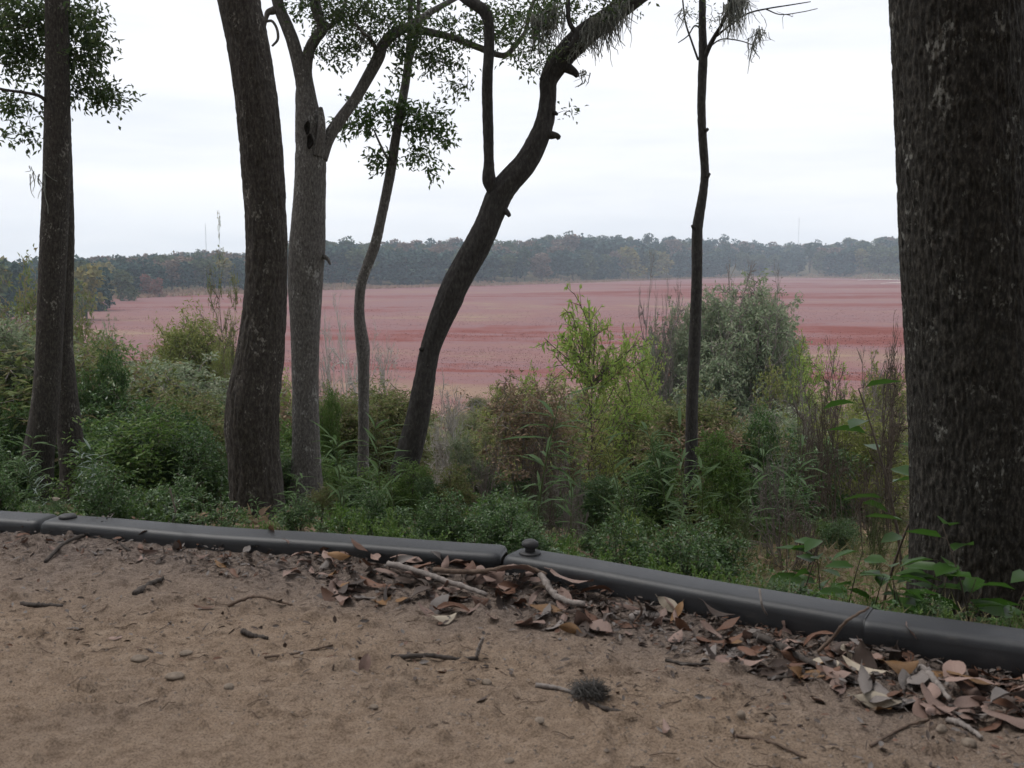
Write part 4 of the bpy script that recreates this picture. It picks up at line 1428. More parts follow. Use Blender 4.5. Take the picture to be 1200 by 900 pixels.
plant('bare', 'bare_sapling', 632, 6.5, 505, 70, 'dark thin leafless sapling left of the lime sapling', woodm=M_BROWNT, var=0)
plant('bare', 'bare_sapling', 655, 7.5, 470, 60, 'thin leafless sapling behind the cane left of the lime sapling', woodm=M_BROWNT, var=2)
plant('fine', 'leafy_shrub', 185, 7.0, 470, 150, 'dense dark green shrub between the twin trunks and the bulged trunk', var=0)
plant('fine', 'leafy_shrub', 228, 6.6, 498, 100, 'dense dark green shrub at the left foot of the bulged trunk', var=1)
plant('fine', 'leafy_shrub', 118, 8.5, 412, 95, 'tall dark green vine covered shrub just right of the twin trunks', var=1)
plant('fine', 'leafy_shrub', 150, 6.2, 520, 90, 'low dark green shrub in front of the dense shrub', var=0)
plant('fine', 'leafy_shrub', 15, 8.0, 470, 90, 'dark green shrub left of the twin trunks', var=0)
plant('fine', 'leafy_shrub', -10, 6.4, 530, 60, 'low dark shrub at the far left by the timber', var=1)
plant('fine', 'leafy_shrub', 475, 6.2, 538, 90, 'bushy green shrub hiding the base of the black leaning trunk', var=0, leafm=LM['green'])
plant('fine', 'leafy_shrub', 505, 6.0, 560, 60, 'low green shrub right of the leaning trunk base', var=1)
plant('fine', 'leafy_shrub', 385, 8.0, 455, 46, 'dark green shrub right of the grey forked trunk', var=1, leafm=LM['green'])
plant('fine', 'leafy_shrub', 395, 6.5, 545, 60, 'green shrub between the grey forked and slim trunks', var=0, leafm=LM['green'])
plant('scrub', 'scrub_bush', 60, 24, 322, 160, 'pale green shrub behind the twin trunks', leafm=LM['olive'], var=0)
plant('scrub', 'scrub_bush', 112, 20, 342, 115, 'pale olive shrub right of the twin trunks', leafm=LM['olive'], var=1)
plant('scrub', 'scrub_bush', 15, 20, 335, 130, 'pale green shrub at the far left edge', leafm=LM['olive'], var=2)
plant('scrub', 'scrub_bush', 130, 26, 385, 60, 'greyish shrub at the marsh edge right of the twin trunks', leafm=LM['grey'], var=0)
plant('scrub', 'scrub_bush', 20, 13, 410, 100, 'green shrub half way down the slope left of the twin trunks', leafm=LM['green'], var=1)
plant('fine', 'leafy_shrub', 770, 7.5, 510, 90, 'leafy shrub left of the slender trunk foot', var=0, leafm=LM['dark'])
plant('fine', 'leafy_shrub', 845, 7.0, 508, 110, 'leafy green shrub at the foot of the slender trunk', var=1, leafm=LM['green'])
plant('fine', 'leafy_shrub', 700, 6.2, 555, 95, 'dark leafy shrub below the lime sapling', var=1, leafm=LM['dark'])
plant('fine', 'leafy_shrub', 890, 8.5, 470, 100, 'dark shrub under the big grey green shrub', var=0, leafm=LM['dark'])
plant('leggy', 'leggy_plant', 735, 5.0, 560, 60, 'leggy plant with glossy leaves below the lime sapling', 'plant', leafm=LM['dark'])
plant('bright', 'bright_herb', 582, 4.4, 578, 50, 'bright green leafy plant behind the timber joint', 'plant')
plant('bright', 'bright_herb', 560, 5.0, 590, 50, 'bright green leafy plant left of the timber joint', 'plant')
plant('bright', 'bright_herb', 742, 4.0, 600, 26, 'yellowish leafy sprout right of the knob', 'plant', leafm=LM['lime'])
plant('bright', 'bright_herb', 105, 5.8, 545, 24, 'pale green sprout right of the twin trunks', 'plant', leafm=LM['blue'])

# canes with long leaves
for i, (px, Y, top, wd, lab) in enumerate(((628, 4.2, 425, 62, 'tall cane with long leaves left of the lime sapling'), (445, 4.6, 470, 130, 'cane with long blade leaves crossing the black leaning trunk'),
                                           (462, 4.9, 505, 100, 'cane with blade leaves low in front of the leaning trunk'), (400, 4.4, 500, 95, 'cane left of the slim trunk'),
                                           (330, 4.0, 545, 110, 'cane spreading between the bulged and grey trunks'), (300, 4.3, 575, 90, 'low cane in front of the bulged trunk'),
                                           (670, 4.6, 515, 60, 'cane with blade leaves below the lime sapling'), (737, 4.6, 500, 70, 'cane with blade leaves right of the lime sapling'),
                                           (800, 5.0, 490, 80, 'cane with blade leaves left of the slender trunk'), (825, 4.6, 520, 90, 'cane at the right of the slender trunk foot'),
                                           (905, 4.8, 480, 110, 'cane with drooping leaves right of the slender trunk'), (875, 4.3, 540, 90, 'low cane below the big grey green shrub'),
                                           (45, 4.6, 540, 90, 'cane with bluish leaves at the twin trunks'), (110, 4.8, 520, 100, 'cane with pale leaves right of the twin trunks'),
                                           (10, 5.2, 500, 90, 'cane at the far left edge'), (930, 5.5, 500, 80, 'cane left of the dark leafless saplings'))):
    plant('cane', 'cane', px, Y, top, wd, lab, 'cane plant', leafm=LM['blue'] if i in (12, 13) else None, var=i % 5)

# broad leaved shoots by the thick trunk
for i, (px, Y, top, wd, lab) in enumerate(((1045, 3.5, 498, 90, 'broad leaved sapling just left of the thick right trunk'), (945, 2.9, 612, 90, 'broad leaved shoot behind the right timber left of the thick trunk'),
                                           (1000, 2.75, 632, 110, 'low broad leaved shoot left of the thick trunk foot'), (1065, 2.55, 632, 120, 'broad leaved shoot in front of the thick trunk foot'),
                                           (1160, 2.45, 612, 130, 'bright broad leaved shoot in front of the thick trunk at the right edge'), (1110, 2.5, 640, 110, 'low broad leaved shoot in the middle of the thick trunk foot'),
                                           (1095, 2.6, 640, 110, 'broad leaved shoot just left of the middle of the thick trunk foot'), (1135, 2.42, 640, 110, 'low broad leaved shoot right of the middle of the thick trunk foot'),
                                           (1192, 2.5, 636, 110, 'broad leaved shoot cut by the right edge of the photo'), (1030, 2.7, 645, 110, 'low broad leaved shoot beside the left side of the thick trunk'),
                                           (972, 2.95, 632, 90, 'broad leaved shoot between the two left of the thick trunk'), (1080, 2.45, 655, 100, 'lowest broad leaved shoot at the thick trunk foot'),
                                           (1068, 4.6, 425, 46, 'broad leaved sprig peeping from behind the thick trunk'))):
    plant('broadtall' if i in (0, 12) else 'broad', 'broadleaf_shoot', px, Y, top, wd, lab, 'plant', var=i % 2)

# brush that fills the slope
spots = []
for Y0, Y1, n in ((8.5, 14, 40), (14, 22, 56), (22, 34, 70), (34, 58, 84)):
    for i in range(n):
        spots.append((gp.uniform(-120, 1320), gp.uniform(Y0, Y1)))
for px, Y in spots:
    if (470 < px < 590 and Y < 18) or (630 < px < 770 and Y < 12.8):
        continue
    h = gp.uniform(.8, 1.5) * np.interp(Y, [8, 20, 34, 58], [1.0, 1.35, 1.7, 1.9])
    if px < 150:
        h *= 1.9
    elif px < 190:
        h *= 1.45
    if 150 < px < 280 and Y > 20:
        h *= .75
    if 420 < px < 640 and Y > 14:
        h *= .85
    x_ = P(px, 480, Y)[0]
    cap = np.interp(px, [0, 130, 160, 280, 330, 420, 640, 780, 900, 1060], [325, 345, 400, 420, 440, 445, 445, 458, 440, 408]) + gp.uniform(-4, 30)
    h = min(h, max(.6, float(P(px, cap, Y)[2] - gz(x_, Y))))
    if px > 850:
        key = ['bare', 'scrub', 'willow', 'grey'][int(gp.choice(4, p=[.22, .46, .20, .12]))]
    elif px < 190:
        key = ['scrub', 'fine', 'grey'][int(gp.choice(3, p=[.74, 0, .26]))]
    else:
        key = ['scrub', 'bare', 'grey', 'willow'][int(gp.choice(4, p=[.50, .10, .12, .28]))]
    lm = {'scrub': [LM['olive'], LM['tan'], LM['yellow'], LM['green']][int(gp.choice(4, p=[.42, .22 if px > 190 else .04, .16, .2 if px > 190 else .38]))], 'fine': LM['green'], 'grey': LM['grey'], 'willow': LM['olive'], 'bare': None}[key]
    nm = {'scrub': ('scrub_bush', 'loose scrub bush'), 'bare': ('bare_shrub', 'leafless grey brown shrub'), 'grey': ('grey_shrub', 'small grey green shrub'), 'willow': ('willow_shrub', 'small olive willow bush'), 'fine': ('leafy_shrub', 'green leafy shrub')}[key]
    wh = 'upper' if Y < 14 else ('middle' if Y < 22 else ('lower' if Y < 34 else 'lowest'))
    for lim, b in ((45, 'left of the twin trunks'), (265, 'between the twin and bulged trunks'), (420, 'around the grey forked trunk'), (500, 'left of the black leaning trunk'),
                   (640, 'right of the black leaning trunk'), (800, 'around the lime sapling'), (930, 'below the big grey green shrub'), (1060, 'left of the thick right trunk'), (9999, 'behind the thick right trunk')):
        if px < lim:
            break
    plant(key, nm[0], px, Y, 0, h * gp.uniform(1.1, 2.0) * F / Y, nm[1] + ' on ' + wh + ' slope ' + b, 'shrub', 'brush on the slope', leafm=lm, woodm=None, h=h)

# airy yellow green saplings scattered down the slope
for px, Y, top, wd, lm, lab in ((640, 15, 432, 80, 'lime', 'airy lime sapling left of the tall lime sapling, lower on the slope'), (725, 16, 402, 90, 'lime', 'airy lime sapling just right of the tall one, farther back'),
                                (690, 10, 470, 100, 'yellow', 'low yellow green sapling at the foot of the tall lime sapling'), (765, 18, 420, 80, 'lime', 'pale lime sapling at the left skirt of the big shrub'),
                                (615, 20, 450, 80, 'yellow', 'pale yellow green sapling far down right of the leaning trunk'), (575, 24, 455, 80, 'yellow', 'thin yellow green bush far down beside the leaning trunk'),
                                (1010, 16, 425, 90, 'yellow', 'yellow green sapling in the gap left of the thick trunk'), (960, 18, 412, 80, 'lime', 'lime sapling right of the big grey green shrub'),
                                (1045, 18, 430, 70, 'olive', 'olive sapling just left of the thick trunk'), (345, 14, 440, 60, 'lime', 'lime sapling seen between the bulged and grey trunks'),
                                (396, 12, 455, 70, 'olive', 'olive sapling left of the slim trunk'), (452, 13, 462, 70, 'yellow', 'yellow green sapling between the slim and leaning trunks')):
    plant('sapling', 'sapling', px, Y, top, wd, lab, leafm=LM[lm])
for i in range(9):
    px = gp.uniform(820, 1060) if i > 2 else gp.uniform(600, 680)
    Y = gp.uniform(3.6, 7.5)
    h = gp.uniform(.35, .8)
    for lim, b in ((265, 'between the twin and bulged trunks'), (430, 'left of the slim trunk'), (520, 'around the leaning trunk foot'), (620, 'behind the timber knob'), (720, 'below the lime sapling'), (830, 'around the slender trunk foot'), (930, 'right of the slender trunk'), (9999, 'left of the thick trunk')):
        if px < lim:
            break
    plant('bare', 'dry_weed', px, Y, 0, h * gp.uniform(.3, .7) * F / Y, 'dry leafless weed stems ' + b, 'weed', 'dry weeds behind the timbers', woodm=[M_BROWNT, M_GREYT, M_GREENT][int(gp.integers(3))], h=h)

# leafy understorey close behind the timbers
for i in range(110):
    px = gp.uniform(-80, 1060) if i > 44 else gp.uniform(-80, 420)
    Y = gp.uniform(5.9, 9.5)
    top = np.interp(px, [0, 120, 300, 420, 560, 700, 850, 1000, 1060], [495, 480, 505, 530, 560, 550, 545, 590, 610]) + gp.normal(6, 24) + (9.5 - Y) * 7
    if (5 < px < 112 and Y < 8.0) or (250 < px < 350 and Y < 6.4):
        Y = gp.uniform(8.2, 9.8)
    x_ = P(px, 480, Y)[0]
    h = float(P(px, top, Y)[2] - gz(x_, Y))
    h = min(max(h, .25), 1.7)
    c_ = int(gp.choice(4, p=[.36, .36, .16, .12]))
    for lim, b in ((30, 'left of the twin trunks'), (110, 'around the twin trunks'), (265, 'between the twin and bulged trunks'), (345, 'around the bulged trunk'), (430, 'left of the slim trunk'), (520, 'around the leaning trunk foot'),
                   (620, 'behind the timber knob'), (720, 'below the lime sapling'), (830, 'around the slender trunk foot'), (930, 'right of the slender trunk'), (9999, 'left of the thick trunk')):
        if px < lim:
            break
    plant(['airy', 'airy', 'fine', 'airy'][c_], 'leafy_shrub', px, Y, 0, h * gp.uniform(1.0, 1.7) * F / Y, ['dark green', 'fresh green', 'dense dark green', 'olive'][c_] + ' leafy understorey shrub ' + b, 'shrub', 'understorey shrubs behind the timbers',
          leafm=[LM['dark'], LM['green'], LM['dark'], LM['olive']][c_], h=h)

# herbs just beyond the timbers
for i in range(150):
    px = gp.uniform(-60, 1240)
    kx = P(px, 640, 2.2)[0]
    key = ['herb', 'leggy', 'bright', 'airy'][int(gp.choice(4, p=[.30, .18, .08, .44] if px < 840 else [.5, .3, .1, .1]))]
    Y = float(kerb_y(kx)) + .30 + gp.exponential(.9)
    top = np.interp(px, [0, 300, 586, 800, 1200], [596, 617, 640, 672, 735]) - gp.uniform(4, 70 if px < 850 else 34) * (1.0 if key == 'airy' else .6) * (.3 if (15 < px < 105 or 255 < px < 340) else 1.0)
    h = float(np.clip(P(px, top, Y)[2] - gz(P(px, 600, Y)[0], Y), .08, .55))
    for lim, b in ((100, 'at the twin trunks'), (340, 'near the bulged trunk'), (560, 'near the slim and leaning trunks'), (700, 'behind the timber knob'), (850, 'between the knob and the slender trunk'), (1040, 'left of the thick trunk'), (9999, 'by the thick trunk')):
        if px < lim:
            break
    plant(key, {'herb': 'leafy_herb', 'leggy': 'leggy_plant', 'bright': 'bright_herb', 'airy': 'leafy_shrub'}[key], px, Y, 0, h * gp.uniform(.9, 1.6) * F / Y,
          {'herb': 'low green herb', 'leggy': 'low glossy leaved plant', 'bright': 'low bright green herb', 'airy': 'low dark leafy shrub'}[key] + ' ' + b, 'plant', 'herbs behind the timbers', h=h)

# ground cover
def cover(name, n, pxr, smin, smax, hmax, L, W, mat, label, seed, style=1, up=.6, tri=None):
    g = np.random.default_rng(seed)
    px = g.uniform(*pxr, n)
    s = smin + (smax - smin) * g.uniform(0, 1, n) ** 2.0
    x = (px - 600) / F * (s + 2.2)
    y = np.minimum(kerb_y(x), 2.7) + s
    patch = fbm(x * .9, y * .9, seed, 3)
    hz_ = hmax * np.clip(patch * 2.2 - .55, .05, 1) * g.uniform(0, 1, n) ** .8 * np.clip(s * 1.3, .25, 1)
    pos = np.stack([x, y, gz(x, y) + hz_], -1)
    d = nrm(np.stack([g.normal(0, 1, n), g.normal(0, 1, n), g.normal(up, .5, n)], -1))
    nn = nrm(g.normal(0, .6, (n, 3)) + np.array((0, -.1, 1)))
    k = .7 + s * .09
    mb = MB()
    leafset(mb, pos, d, nn, L * k * g.uniform(.5, 1.3, n), W * k * g.uniform(.6, 1.2, n), style, .2)
    return stuff(name, mb.mesh(name, mat), label, 'ground cover')


cover('ground_cover', 8000, (-150, 1350), .15, 9, .06, .036, .018, LM['green'], 'low green leaves covering the ground behind the timbers', 1)
cover('ground_cover', 9000, (-150, 900), .2, 12, .10, .034, .015, LM['dark'], 'dark green low leaves mixed in the undergrowth', 2)
cover('dead_leaf_cover', 14000, (-150, 1350), .1, 22, .03, .08, .045, LM['tan'], 'tan dead leaves lying on the slope behind the timbers', 3, 1, 0)
cover('grass', 6000, (760, 1350), .2, 7, .03, .14, .005, leaf_mat('dry_and_green_grass', [(.20, .17, .09), (.12, .15, .05), (.26, .22, .13)], .7, .3, .2), 'sparse dry and green grass left of the thick trunk', 4, 2, 1.6)

# ---------------------------------------------------------------- fallen leaves, twigs and stones on the path
gl = np.random.default_rng(404)


def leaf_cols(name, c, var=.3):
    m, nt, ns, ls, out = newmat(name)
    oi = ns.new('ShaderNodeObjectInfo')
    v = coords(ns, ls, 'Object', (1, 1, 1))
    n = noise(ns, ls, v, 70.0, 4, .65)
    r = ramp(ns, [(.3, tuple(x * (1 - var) for x in c)), (.55, c), (.75, tuple(min(1, x * (1 + var)) for x in c))])
    ls.new(n, r.inputs['Fac'])
    mr = ns.new('ShaderNodeMapRange'); mr.inputs['To Min'].default_value = .75; mr.inputs['To Max'].default_value = 1.25
    ls.new(oi.outputs['Random'], mr.inputs['Value'])
    hsv = ns.new('ShaderNodeHueSaturation')
    ls.new(mr.outputs[0], hsv.inputs['Value']); ls.new(r.outputs[0], hsv.inputs['Color'])
    principled(ns, ls, out, hsv.outputs[0], .6, bump(ns, ls, n, .3, .002), .35)
    return m


LC = {'pinkish tan': leaf_cols('pinkish_tan_leaf', (.235, .158, .130)), 'cream': leaf_cols('cream_leaf', (.36, .305, .235), .15), 'red brown': leaf_cols('red_brown_leaf', (.125, .060, .036)),
      'dark brown': leaf_cols('dark_brown_leaf', (.055, .037, .029)), 'orange brown': leaf_cols('orange_brown_leaf', (.20, .108, .045)), 'greyish': leaf_cols('greyish_leaf', (.165, .142, .130))}


def litter_leaf(seed):
    g = np.random.default_rng(seed)
    na, nc = 8, 5
    t = np.linspace(0, 1, na)
    w = np.sin(np.pi * np.clip(t, .015, .985) ** g.uniform(.75, 1.05)) ** .75
    s_ = np.linspace(-1, 1, nc)
    T_, S_ = np.meshgrid(t, s_, indexing='ij')
    bend = g.uniform(-.35, .5); cup = g.uniform(.05, .5) * g.choice([1, 1, -1]); tw = g.normal(0, .5)
    side = g.normal(0, .06)
    X = T_ - .5
    Y = S_ * .5 * w[:, None] * .42 + side * np.sin(np.pi * T_)
    Z = bend * (T_ - .5) ** 2 * 1.2 + cup * (np.abs(S_) ** 1.5) * w[:, None] * .28 + tw * .25 * (T_ - .5) * S_ * w[:, None] * .42 + .03 * np.sin(T_ * 9 + seed) * S_
    Z -= Z.min()
    V = np.stack([X, Y, Z], -1).reshape(-1, 3)
    i = np.arange(na - 1)[:, None] * nc; j = np.arange(nc - 1)[None, :]
    Q = np.stack([i + j, i + j + 1, i + nc + j + 1, i + nc + j], -1).reshape(-1, 4)
    mb = MB().add(V, Q)
    p0 = V[nc // 2]
    twigs(mb, [(np.stack([p0, p0 + (-.08, .01, .0), p0 + (-.16, .03, .01)]), np.array((.012, .010, .008)))], 3)
    return mb.mesh('fallen_leaf', LC['pinkish tan'])


LEAVES = [litter_leaf(600 + i) for i in range(14)]


def place_leaf(px, py, col, L, label, zup=0.0, yaw=None, tx=None, ty=None, wf=None, v=None, group='fallen leaves along the timbers'):
    q = onplane(px, py, .02)
    z = float(path_z(np.array(q[0]), np.array(q[1])))
    o_ = bpy.data.objects.new('fallen_leaf', LEAVES[int(gl.integers(len(LEAVES))) if v is None else v])
    COL.objects.link(o_)
    o_.location = (q[0], q[1], z + zup)
    o_.rotation_euler = (gl.normal(0, .42) if tx is None else tx, gl.normal(0, .4) if ty is None else ty, gl.uniform(0, 6.28) if yaw is None else yaw)
    wf = gl.uniform(.6, 1.35) if wf is None else wf
    o_.scale = (L, L * wf, L)
    o_.material_slots[0].link = 'OBJECT'
    o_.material_slots[0].material = LC[col]
    return tag(o_, label, 'leaf', group)


_kx = np.linspace(KX[0], KX[-1], 200)
_ky = kerb_y(_kx) - .004
_kz = path_z(_kx, _ky) - CAM_H
_dep = _ky * CP - _kz * SP
_kpx = 600 + F * _kx / _dep
_kpy = 450 - F * (_ky * SP + _kz * CP) / _dep


def kerb_base_py(px):
    return np.interp(px, _kpx, _kpy)



def land(px):
    for lim, b in ((140, 'below the left timber joint'), (270, 'below the twin and bulged trunks'), (380, 'below the grey forked trunk'), (470, 'at the left end of the heap'), (545, 'left of the timber joint'), (620, 'under the knob'),
                   (700, 'at the right end of the heap'), (800, 'left of the slender trunk line'), (900, 'below the slender trunk'), (1000, 'left of the right timber joint'), (1080, 'right of the right timber joint'), (9999, 'in the pile below the thick trunk')):
        if px < lim:
            return b


bands = [(385, 705, 92, 42, .95), (700, 840, 18, 28, .75), (820, 1000, 44, 40, .8), (990, 1270, 66, 50, .9), (255, 400, 14, 20, .75), (0, 260, 16, 20, .55), (300, 1180, 8, 150, .55)]
for a, b, n, dp, sz in bands:
    for i in range(n):
        px = gl.uniform(a, b) if dp < 100 else gl.uniform(a, b)
        u = gl.uniform(0, 1) ** 1.4
        if a == 395:
            dpp = dp * (.35 + .65 * math.exp(-((px - 570) / 120) ** 2))
        else:
            dpp = dp
        py = float(kerb_base_py(px)) + 7 + u * dpp
        col = list(LC)[int(gl.choice(6, p=[.41, .015, .20, .21, .045, .12]))]
        L = gl.uniform(.052, .092) * sz * (2.1 / max(onplane(px, py)[1], 1.2)) ** .35
        place_leaf(px, py, col, L, col + ' fallen leaf ' + (land(px) if dp < 100 else 'lying alone on the sand ' + land(px)), zup=gl.uniform(.002, .024) * (1 - u) + .001)

for a in ((519, 720, 'cream', .062, 'pale cream leaf lying alone on the sand below the heap', .004, .5, .2, .1, 1.3), (632, 703, 'cream', .034, 'small square looking cream leaf among brown ones in the heap', .03, .2, -.5, 0, 1.6),
          (318, 645, 'orange brown', .075, 'tan leaf standing on edge against the timber below the grey trunk', .03, 1.9, 1.0, .5, 1.0), (345, 655, 'pinkish tan', .06, 'pale pinkish leaf tilted beside the upright one', .02, .6, .7, .2, 1.1),
          (396, 668, 'orange brown', .08, 'curled orange brown leaf at the left end of the heap', .02, .9, .6, .3, .9), (605, 690, 'pinkish tan', .10, 'large pale pinkish leaf in the middle of the heap', .04, .1, -.35, .1, 1.2),
          (668, 700, 'pinkish tan', .105, 'large pinkish brown leaf at the right end of the heap', .035, -.3, -.3, .15, 1.1), (640, 716, 'orange brown', .075, 'curled orange leaf at the lower edge of the heap', .01, -.2, .3, .1, 1.0),
          (872, 727, 'pinkish tan', .072, 'flat pinkish leaf with a hooked stalk below the slender trunk', .03, .1, -.3, .0, 1.2), (988, 775, 'cream', .055, 'cream pointed leaf standing in the litter near the right joint', .02, 1.5, .9, .0, 1.3),
          (1008, 772, 'greyish', .060, 'grey leaf beside the cream pointed one', .02, 1.4, .6, .1, 1.5), (1066, 765, 'pinkish tan', .075, 'curled pale leaf standing up against the right timber', .04, 1.2, 1.0, .2, 1.3),
          (1052, 788, 'orange brown', .075, 'golden brown leaf in front of the curled pale leaf', .02, .2, .4, .1, 1.2), (1138, 808, 'pinkish tan', .098, 'long pinkish leaf lying in the pile at the right edge', .03, .0, -.25, .1, .9),
          (1180, 830, 'greyish', .105, 'large greyish brown leaf at the right edge of the photo', .03, .6, -.35, .2, 1.1), (1140, 825, 'pinkish tan', .09, 'folded pinkish leaf below the long one at the right edge', .02, .35, .5, .1, .7),
          (915, 745, 'pinkish tan', .058, 'pointed pinkish leaf standing left of the leaning twig', .02, 1.4, 1.0, .1, 1.3), (137, 737, 'pinkish tan', .04, 'small pink leaf on the sand at the left', .002, .9, .1, .1, 1.0),
          (67, 616, 'cream', .025, 'tiny cream leaf stuck to the front of the timber by the left joint', .05, .8, 1.2, .2, 1.2), (240, 708, 'red brown', .05, 'rusty leaf shred on the sand at the left', .002, .2, .1, .1, .6)):
    place_leaf(a[0], a[1], a[2], a[3], a[4], zup=a[5], yaw=a[6], tx=a[7], ty=a[8], wf=a[9], group=None)

# litter too small to count
mb = {k: MB() for k in ('dark brown', 'greyish', 'red brown')}
for a, b, n, dp in ((-80, 270, 900, 34), (250, 420, 500, 40), (380, 720, 1000, 50), (700, 1300, 1800, 54), (-80, 1300, 1300, 140)):
    px = gl.uniform(a, b, n)
    py = kerb_base_py(px) - 6 + gl.uniform(0, 1, n) ** 1.6 * dp
    pts = np.array([onplane(x_, y_, .015) for x_, y_ in zip(px, py)])
    pts[:, 2] = path_z(pts[:, 0], pts[:, 1]) + gl.uniform(.001, .014, n)
    k = gl.choice(3, n, p=[.55, .3, .15])
    for i, key in enumerate(mb):
        sel = pts[k == i]
        m_ = len(sel)
        d = nrm(np.stack([gl.normal(0, 1, m_), gl.normal(0, 1, m_), gl.normal(.05, .3, m_)], -1))
        leafset(mb[key], sel, d, nrm(gl.normal(0, .45, (m_, 3)) + np.array((0, 0, 1))), gl.uniform(.006, .026, m_), gl.uniform(.003, .010, m_), 2, .1)
for key, m_ in mb.items():
    stuff('leaf_litter', m_.mesh('leaf_litter', LC[key]), key + ' crumbled leaf litter swept along the timbers', 'leaf litter')

M_STICK = plain_mat('dark_stick_bark', (.060, .050, .044), .9, .4, 90)
M_STICK2 = plain_mat('grey_stick_bark', (.20, .175, .16), .9, .35, 90)
M_STICK3 = plain_mat('brown_stick_bark', (.12, .085, .065), .9, .35, 90)
# fine twigs and fibres
pol = []
for i in range(380):
    px = gl.uniform(-60, 1260)
    py = float(kerb_base_py(px)) + gl.uniform(0, 1) ** 1.5 * 190
    if py > 905:
        continue
    q = onplane(px, py, .01)
    a = gl.uniform(0, 6.28); L = gl.uniform(.010, .055)
    tt = np.linspace(-.5, .5, 5)
    C = np.stack([q[0] + np.cos(a) * tt * L, q[1] + np.sin(a) * tt * L, 0 * tt], -1) + gl.normal(0, .0016, (5, 3))
    C[:, 2] = path_z(C[:, 0], C[:, 1]) + .0015 + np.abs(gl.normal(0, .002, 5))
    pol.append((C, np.full(5, gl.uniform(.0004, .0011))))
m_ = MB(); twigs(m_, pol, 4)
stuff('twig_litter', m_.mesh('twig_litter', M_STICK3), 'thin broken twigs and rootlets scattered over the sandy path', 'twig litter')
# small stones
m_ = MB()
oct_ = np.array([(1, 0, 0), (-1, 0, 0), (0, 1, 0), (0, -1, 0), (0, 0, 1), (0, 0, -1)], float)
octT = np.array([(0, 2, 4), (2, 1, 4), (1, 3, 4), (3, 0, 4), (2, 0, 5), (1, 2, 5), (3, 1, 5), (0, 3, 5)])
n = 4200
px = gl.uniform(-60, 1260, n); py = kerb_base_py(px) + gl.uniform(0, 1, n) * 200
for x_, y_ in zip(px, py):
    if y_ > 930:
        continue
    q = onplane(x_, y_, .01)
    r_ = .0011 + .0038 * gl.uniform(0, 1) ** 2.5
    v_ = oct_ * r_ * gl.uniform(.6, 1.3, (6, 1)) * np.array((1, 1, .7)) + np.array((q[0], q[1], 0))
    v_[:, 2] += float(path_z(np.array(q[0]), np.array(q[1])))
    m_.add(v_, None, octT)
stuff('grit', m_.mesh('grit', plain_mat('sandy_grit', (.19, .155, .13), .95, .65, 60, .1), False), 'coarse grit and soil crumbs on the path', 'grit')


def stick(pts, wpx, label, mat, z0=.004, name='twig', cat='twig', zs=None, k=8):
    C = []
    for i, (px, py) in enumerate(pts):
        q = onplane(px, py, .012 if zs is None else zs[i])
        z = float(path_z(np.array(q[0]), np.array(q[1])))
        C.append((q[0], q[1], max(z + z0, 0 if zs is None else zs[i])))
    C = catmull(np.array(C), 28)
    r = wpx / F * C[0][1] * .5
    R = r * np.linspace(1.15, .75, 28) * (1 + gl.normal(0, .06, 28))
    R[gl.integers(4, 24)] *= 1.35
    C = C + gl.normal(0, r * .12, C.shape)
    org = C[0].copy()
    o_ = obj(name, MB().add(*ring_tube(C, R, k, None, True, org)).mesh(name, mat), None, org)
    return tag(o_, label, cat)


stick([(455, 680), (490, 687), (530, 696), (570, 706)], 7, 'grey stick lying at an angle across the left half of the leaf heap', M_STICK2, .022)
stick([(508, 688), (560, 690), (610, 691), (640, 694)], 6, 'long brown stick lying level across the leaf heap', M_STICK3, .032)
stick([(634, 692), (645, 705), (662, 716), (684, 724)], 8, 'thick grey forked end of stick at the right of the heap', M_STICK2, .026)
stick([(458, 774), (500, 771), (535, 770), (560, 768)], 6.5, 'dark twig lying alone on open sand below the heap', M_STICK, .003)
stick([(559, 768), (562, 758), (566, 748)], 5, 'short pale twig end sticking up beside the dark twig', M_STICK2, .003, zs=[.012, .03, .05])
stick([(53, 664), (75, 652), (98, 643), (120, 641), (135, 646), (153, 656)], 4.5, 'arched dark twig on the sand at the left', M_STICK, .003)
stick([(25, 706), (48, 707), (73, 709)], 6, 'short thick black twig at the far left', M_STICK, .003)
stick([(284, 743), (298, 746), (314, 747)], 6, 'short black twig left of centre on the sand', M_STICK, .003)
stick([(267, 710), (300, 709), (342, 711)], 4, 'straight thin twig left of centre', M_STICK3, .003)
stick([(158, 698), (178, 688), (192, 684)], 7, 'lumpy dark twig with shreds at the left', M_STICK, .003)
stick([(885, 752), (920, 768), (955, 784), (1000, 800)], 8, 'dark branch lying in the litter left of the right joint', M_STICK, .012)
stick([(900, 792), (940, 792), (985, 792)], 5, 'thin dark twig level below the dark branch', M_STICK, .003)
stick([(958, 764), (975, 748), (992, 728), (1018, 712)], 4, 'brown twig leaning against the right timber joint', M_STICK3, .0, zs=[.03, .06, .11, .135])
stick([(1078, 790), (1095, 806), (1112, 826)], 8, 'pale grey stick pointing down from the pile at the right', M_STICK2, .02)
stick([(1110, 840), (1130, 850), (1150, 862)], 7, 'pale curved stick at the lower right', M_STICK2, .006)
stick([(628, 797), (655, 800), (682, 808)], 6, 'grey twig poking out of the moss tuft', M_STICK2, .004)
stick([(688, 815), (706, 822), (730, 827)], 6, 'dark twig under the right side of the moss tuft', M_STICK, .003)
stick([(890, 680 + 10), (894, 712), (903, 726)], 2.5, 'thin pale grass stalk leaning on the right timber', M_STICK2, .0, zs=[.115, .08, .03])
stick([(740, 728), (757, 725), (774, 728)], 12, 'pale piece of bark lying below the right timber', M_STICK2, .006, 'bark_piece', 'bark')
stick([(310, 772), (350, 764), (390, 757)], 3, 'thin straight rootlet on the sand left of centre', M_STICK3, .002)
stick([(780, 770), (805, 776), (832, 780)], 4, 'thin dark twig on the sand right of centre', M_STICK, .002)
